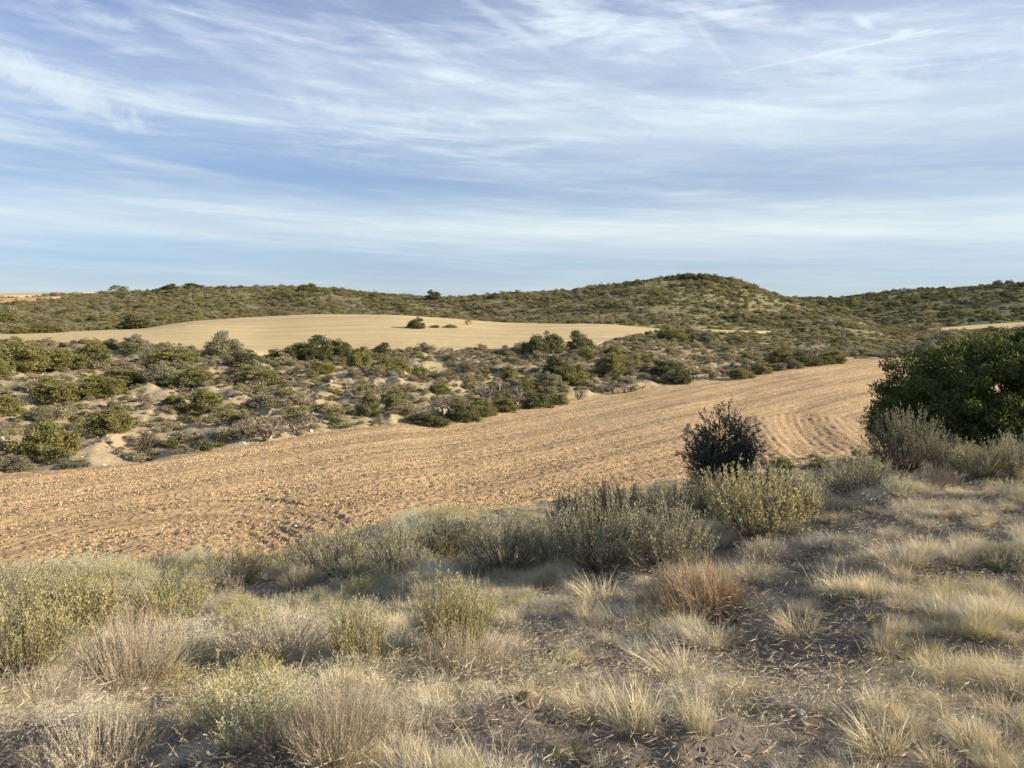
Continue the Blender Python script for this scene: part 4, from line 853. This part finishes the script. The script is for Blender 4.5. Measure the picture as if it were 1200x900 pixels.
# ------------------------------------------------------------------ grass, undergrowth and litter of the near bank
def bare_patch(x, y):
    """worn bare soil at the lower right"""
    v = 0
    for px, py, a, b in ((930, 800, .5, .45), (880, 870, .45, .3), (1000, 745, .45, .5), (1160, 770, .4, .3), (620, 850, .3, .25), (900, 700, .4, .3)):
        cx, cy, _ = put_at(px, py); v = np.maximum(v, np.exp(-((x - cx) / a) ** 2 - ((y - cy) / b) ** 2))
    return v
x, y = sector_points(34000, -R(50), R(50), 1.6, 9, g); x2, y2 = sector_points(14000, -R(50), R(50), 9, 38, g); x = np.append(x, x2); y = np.append(y, y2)
r = np.hypot(x, y); bp = bare_patch(x, y); pn = fbm(x, y, 1.1, 3, 80); cn = fbm(x, y, .42, 2, 81); dens = np.clip(.36 + pn * 1.0 + cn * 1.8, .04, 1) * (1 - .93 * bp) * sstep(40, 30, r)
ok = (g.random(len(x)) < dens) & (fields_cover(x, y) < .2); x, y, r, bp, pn = x[ok], y[ok], r[ok], bp[ok], pn[ok]; phi = np.arctan2(x, y)
names = ['straw_tuft', 'grey_tuft', 'green_tuft', 'thin_tuft', 'stalk_tuft']; srcs = []; kinds = []
for k in names:
    for me in GR[k]:
        if me.name not in SRC:      # a source must be a thing one can see: stand one in the grass
            a, b = g.uniform(-.35, .35), g.uniform(4, 6.5); X_, Y_ = b * math.sin(a), b * math.cos(a)
            tag(put('grass_tuft', me, (X_, Y_, float(H(X_, Y_)) - .01), g.random() * 6, (.6, .6, .5)), 'small ' + {'straw_tuft': 'straw coloured', 'grey_tuft': 'dense grey', 'green_tuft': 'greenish', 'thin_tuft': 'thin sparse grey', 'stalk_tuft': 'tall few-stalked'}[k] + ' grass tuft between the larger plants of the near bank', 'tussock', names.index(k) and k.split('_')[0] + ' grass tufts' or 'straw grass tufts')
        srcs.append(SRC[me.name]); kinds.append(k)
kinds = np.array(kinds); zone = fbm(x, y, 2.2, 3, 85) + .25 * np.clip(x / 5, -1, 1)
p_straw = np.clip(.18 + zone * .7 + .22 * np.clip(x / 2.5, -1, 1), .02, .65); u = g.random(len(x)); kk = np.where(u < p_straw, 0, np.where(u < p_straw + (1 - p_straw) * .62, 1, np.where(u < p_straw + (1 - p_straw) * .70, 2, np.where(u < .93, 3, 4))))
idx = np.zeros(len(x), int)
for j, k in enumerate(names):
    o = np.flatnonzero(kinds == k); m = kk == j; idx[m] = g.choice(o, m.sum())
s = (.20 + .34 * g.random(len(x)) ** 2.2) * (1 - .4 * bp) * (.75 + .5 * sstep(-.3, .5, pn)) * (1 + .5 * sstep(8, 16, r)) * (1 - .2 * sstep(5, 3, r)); s = np.where(kk == 2, s * .8, s)
stuff('grass', srcs, np.stack([x, y, H(x, y) - .015], 1), np.stack([g.normal(size=len(x)) * .1, g.normal(size=len(x)) * .1, g.random(len(x)) * 6.283 * np.where(r < 50, .35, 1)], 1), np.stack([s * 1.35, s * 1.35, s], 1), idx, 'dry grey and straw-coloured grass of the near bank')
# small undergrowth shrubs among the grass
x, y = sector_points(5200, -R(50), R(48), 2.9, 34, g, 1); pn = fbm(x, y, 2, 3, 90); ok = (pn > np.where(np.hypot(x, y) < 8, np.where(x < .3, -.32, .2), -.12)) & (fields_cover(x, y) < .1) & (bare_patch(x, y) < .4); x, y = x[ok], y[ok]; r = np.hypot(x, y)
ks = ['grey', 'pale', 'green', 'straw', 'darkgrey']; fl = [(k, v) for k in ks for v in range(len(PROTO[k])) if PROTO[k][v][0].name in SRC]; wt = np.array([{'grey': .4, 'pale': .16, 'green': .2, 'straw': .2, 'darkgrey': .1}[k] for k, v in fl]); idx = g.choice(len(fl), len(x), p=wt / wt.sum())
s = (.11 + .24 * g.random(len(x)) ** 1.6) * np.where(x < .3, 1, .75) * (1 + np.where(np.arctan2(x, y) < -R(3), .6, .25) * sstep(8, 16, r)) * np.where((np.abs(x + 1) < 2.6) & (y > 16) & (y < 20.5), 1.2, 1)
stuff('bank_undergrowth', [SRC[PROTO[k][v][0].name] for k, v in fl], np.stack([x, y, H(x, y) - .02], 1), np.stack([x * 0, x * 0, g.random(len(x)) * 6.28], 1), np.stack([s, s, s], 1), idx, 'small grey leafy plants between the grass of the near bank')
# litter and pebbles
def scatter_src(key, label, cat):
    out = []
    for me in GR[key]:
        if me.name not in SRC:
            a, b = g.uniform(.1, .4), g.uniform(3.2, 4.5); X_, Y_ = b * math.sin(a), b * math.cos(a); o = put({'litter': 'straw_litter', 'clod': 'soil_clod', 'stone': 'stone'}[key], me, (X_, Y_, float(H(X_, Y_))), 0, (1, 1, 1) if key == 'litter' else (.02, .02, .02))
            tag(o, label, cat, None if key != 'litter' else None, kind='stuff' if key == 'litter' else None)
            if key != 'litter': o['group'] = 'crumbs of soil on the bare patch'
        out.append(SRC[me.name])
    return out
lit = scatter_src('litter', 'scattered dry straw bits on the soil', None)
x, y = sector_points(1500, -R(46), R(46), 1.8, 10, g, 1); r = np.hypot(x, y)
s = .7 + .6 * g.random(len(x)); stuff('plant_litter', lit, np.stack([x, y, H(x, y)], 1), np.stack([g.normal(size=len(x)) * .05, g.normal(size=len(x)) * .05, g.random(len(x)) * 6.28], 1), np.stack([s, s, s], 1), g.integers(0, len(lit), len(x)), 'dry stalks lying on the soil')
clods = scatter_src('clod', 'small brown crumb of soil on the bare patch at the lower right', 'clod')
stones = scatter_src('stone', 'small pale stone', 'stone')
x, y = sector_points(3500, -R(46), R(46), 1.8, 9, g, 1); s = np.exp(g.normal(size=len(x)) * .5) * .011
stuff('near_gravel', clods + stones, np.stack([x, y, H(x, y) + s * .2], 1), g.random((len(x), 3)) * 6.28, np.stack([s, s, s], 1), np.where(g.random(len(x)) < .8, g.integers(0, 4, len(x)), 4 + g.integers(0, 3, len(x))), 'soil crumbs and pebbles of the near bank')
# clods and stones turned up by the plough
x, y = sector_points(330000, -R(44), R(40), 17, 95, g, 0); ok = field_mask('ploughed_field', x, y) > .6; x, y = x[ok], y[ok]; r = np.hypot(x, y)
rv, _a, sp_ = furrows(x, y, ''); ok = (g.random(len(x)) < .62 + .38 * np.sin(rv * 2 * math.pi / .62 * np.where(r > 38, .172, 1))) & (g.random(len(x)) < 1 - .6 * sp_); x, y, r = x[ok], y[ok], r[ok]
s = np.minimum(np.exp(g.normal(size=len(x)) * .62) * .0105 * (1 + r / 60), .038)
stuff('clod_rubble', clods + stones, np.stack([x, y, H(x, y) + .02 + s * .2], 1), g.random((len(x), 3)) * 6.28, np.stack([s, s, s], 1), np.where(g.random(len(x)) < .955, g.integers(0, 4, len(x)), 4 + g.integers(0, 3, len(x))), 'clods and stones turned up all over the ploughed field')
# limestone rubble on the eroded bank
x, y = sector_points(7000, -R(44), R(30), 32, 100, g, 0); ok = (g.random(len(x)) < bare_amount(x, y)) & (fields_cover(x, y) < .1); x, y = x[ok], y[ok]; r = np.hypot(x, y); s = np.minimum(np.exp(g.normal(size=len(x)) * .5) * .045, .16)
stuff('bank_rubble', stones, np.stack([x, y, H(x, y)], 1), g.random((len(x), 3)) * 6.28, np.stack([s, s, s], 1), g.integers(0, 3, len(x)), 'pale stones scattered over the eroded bank')
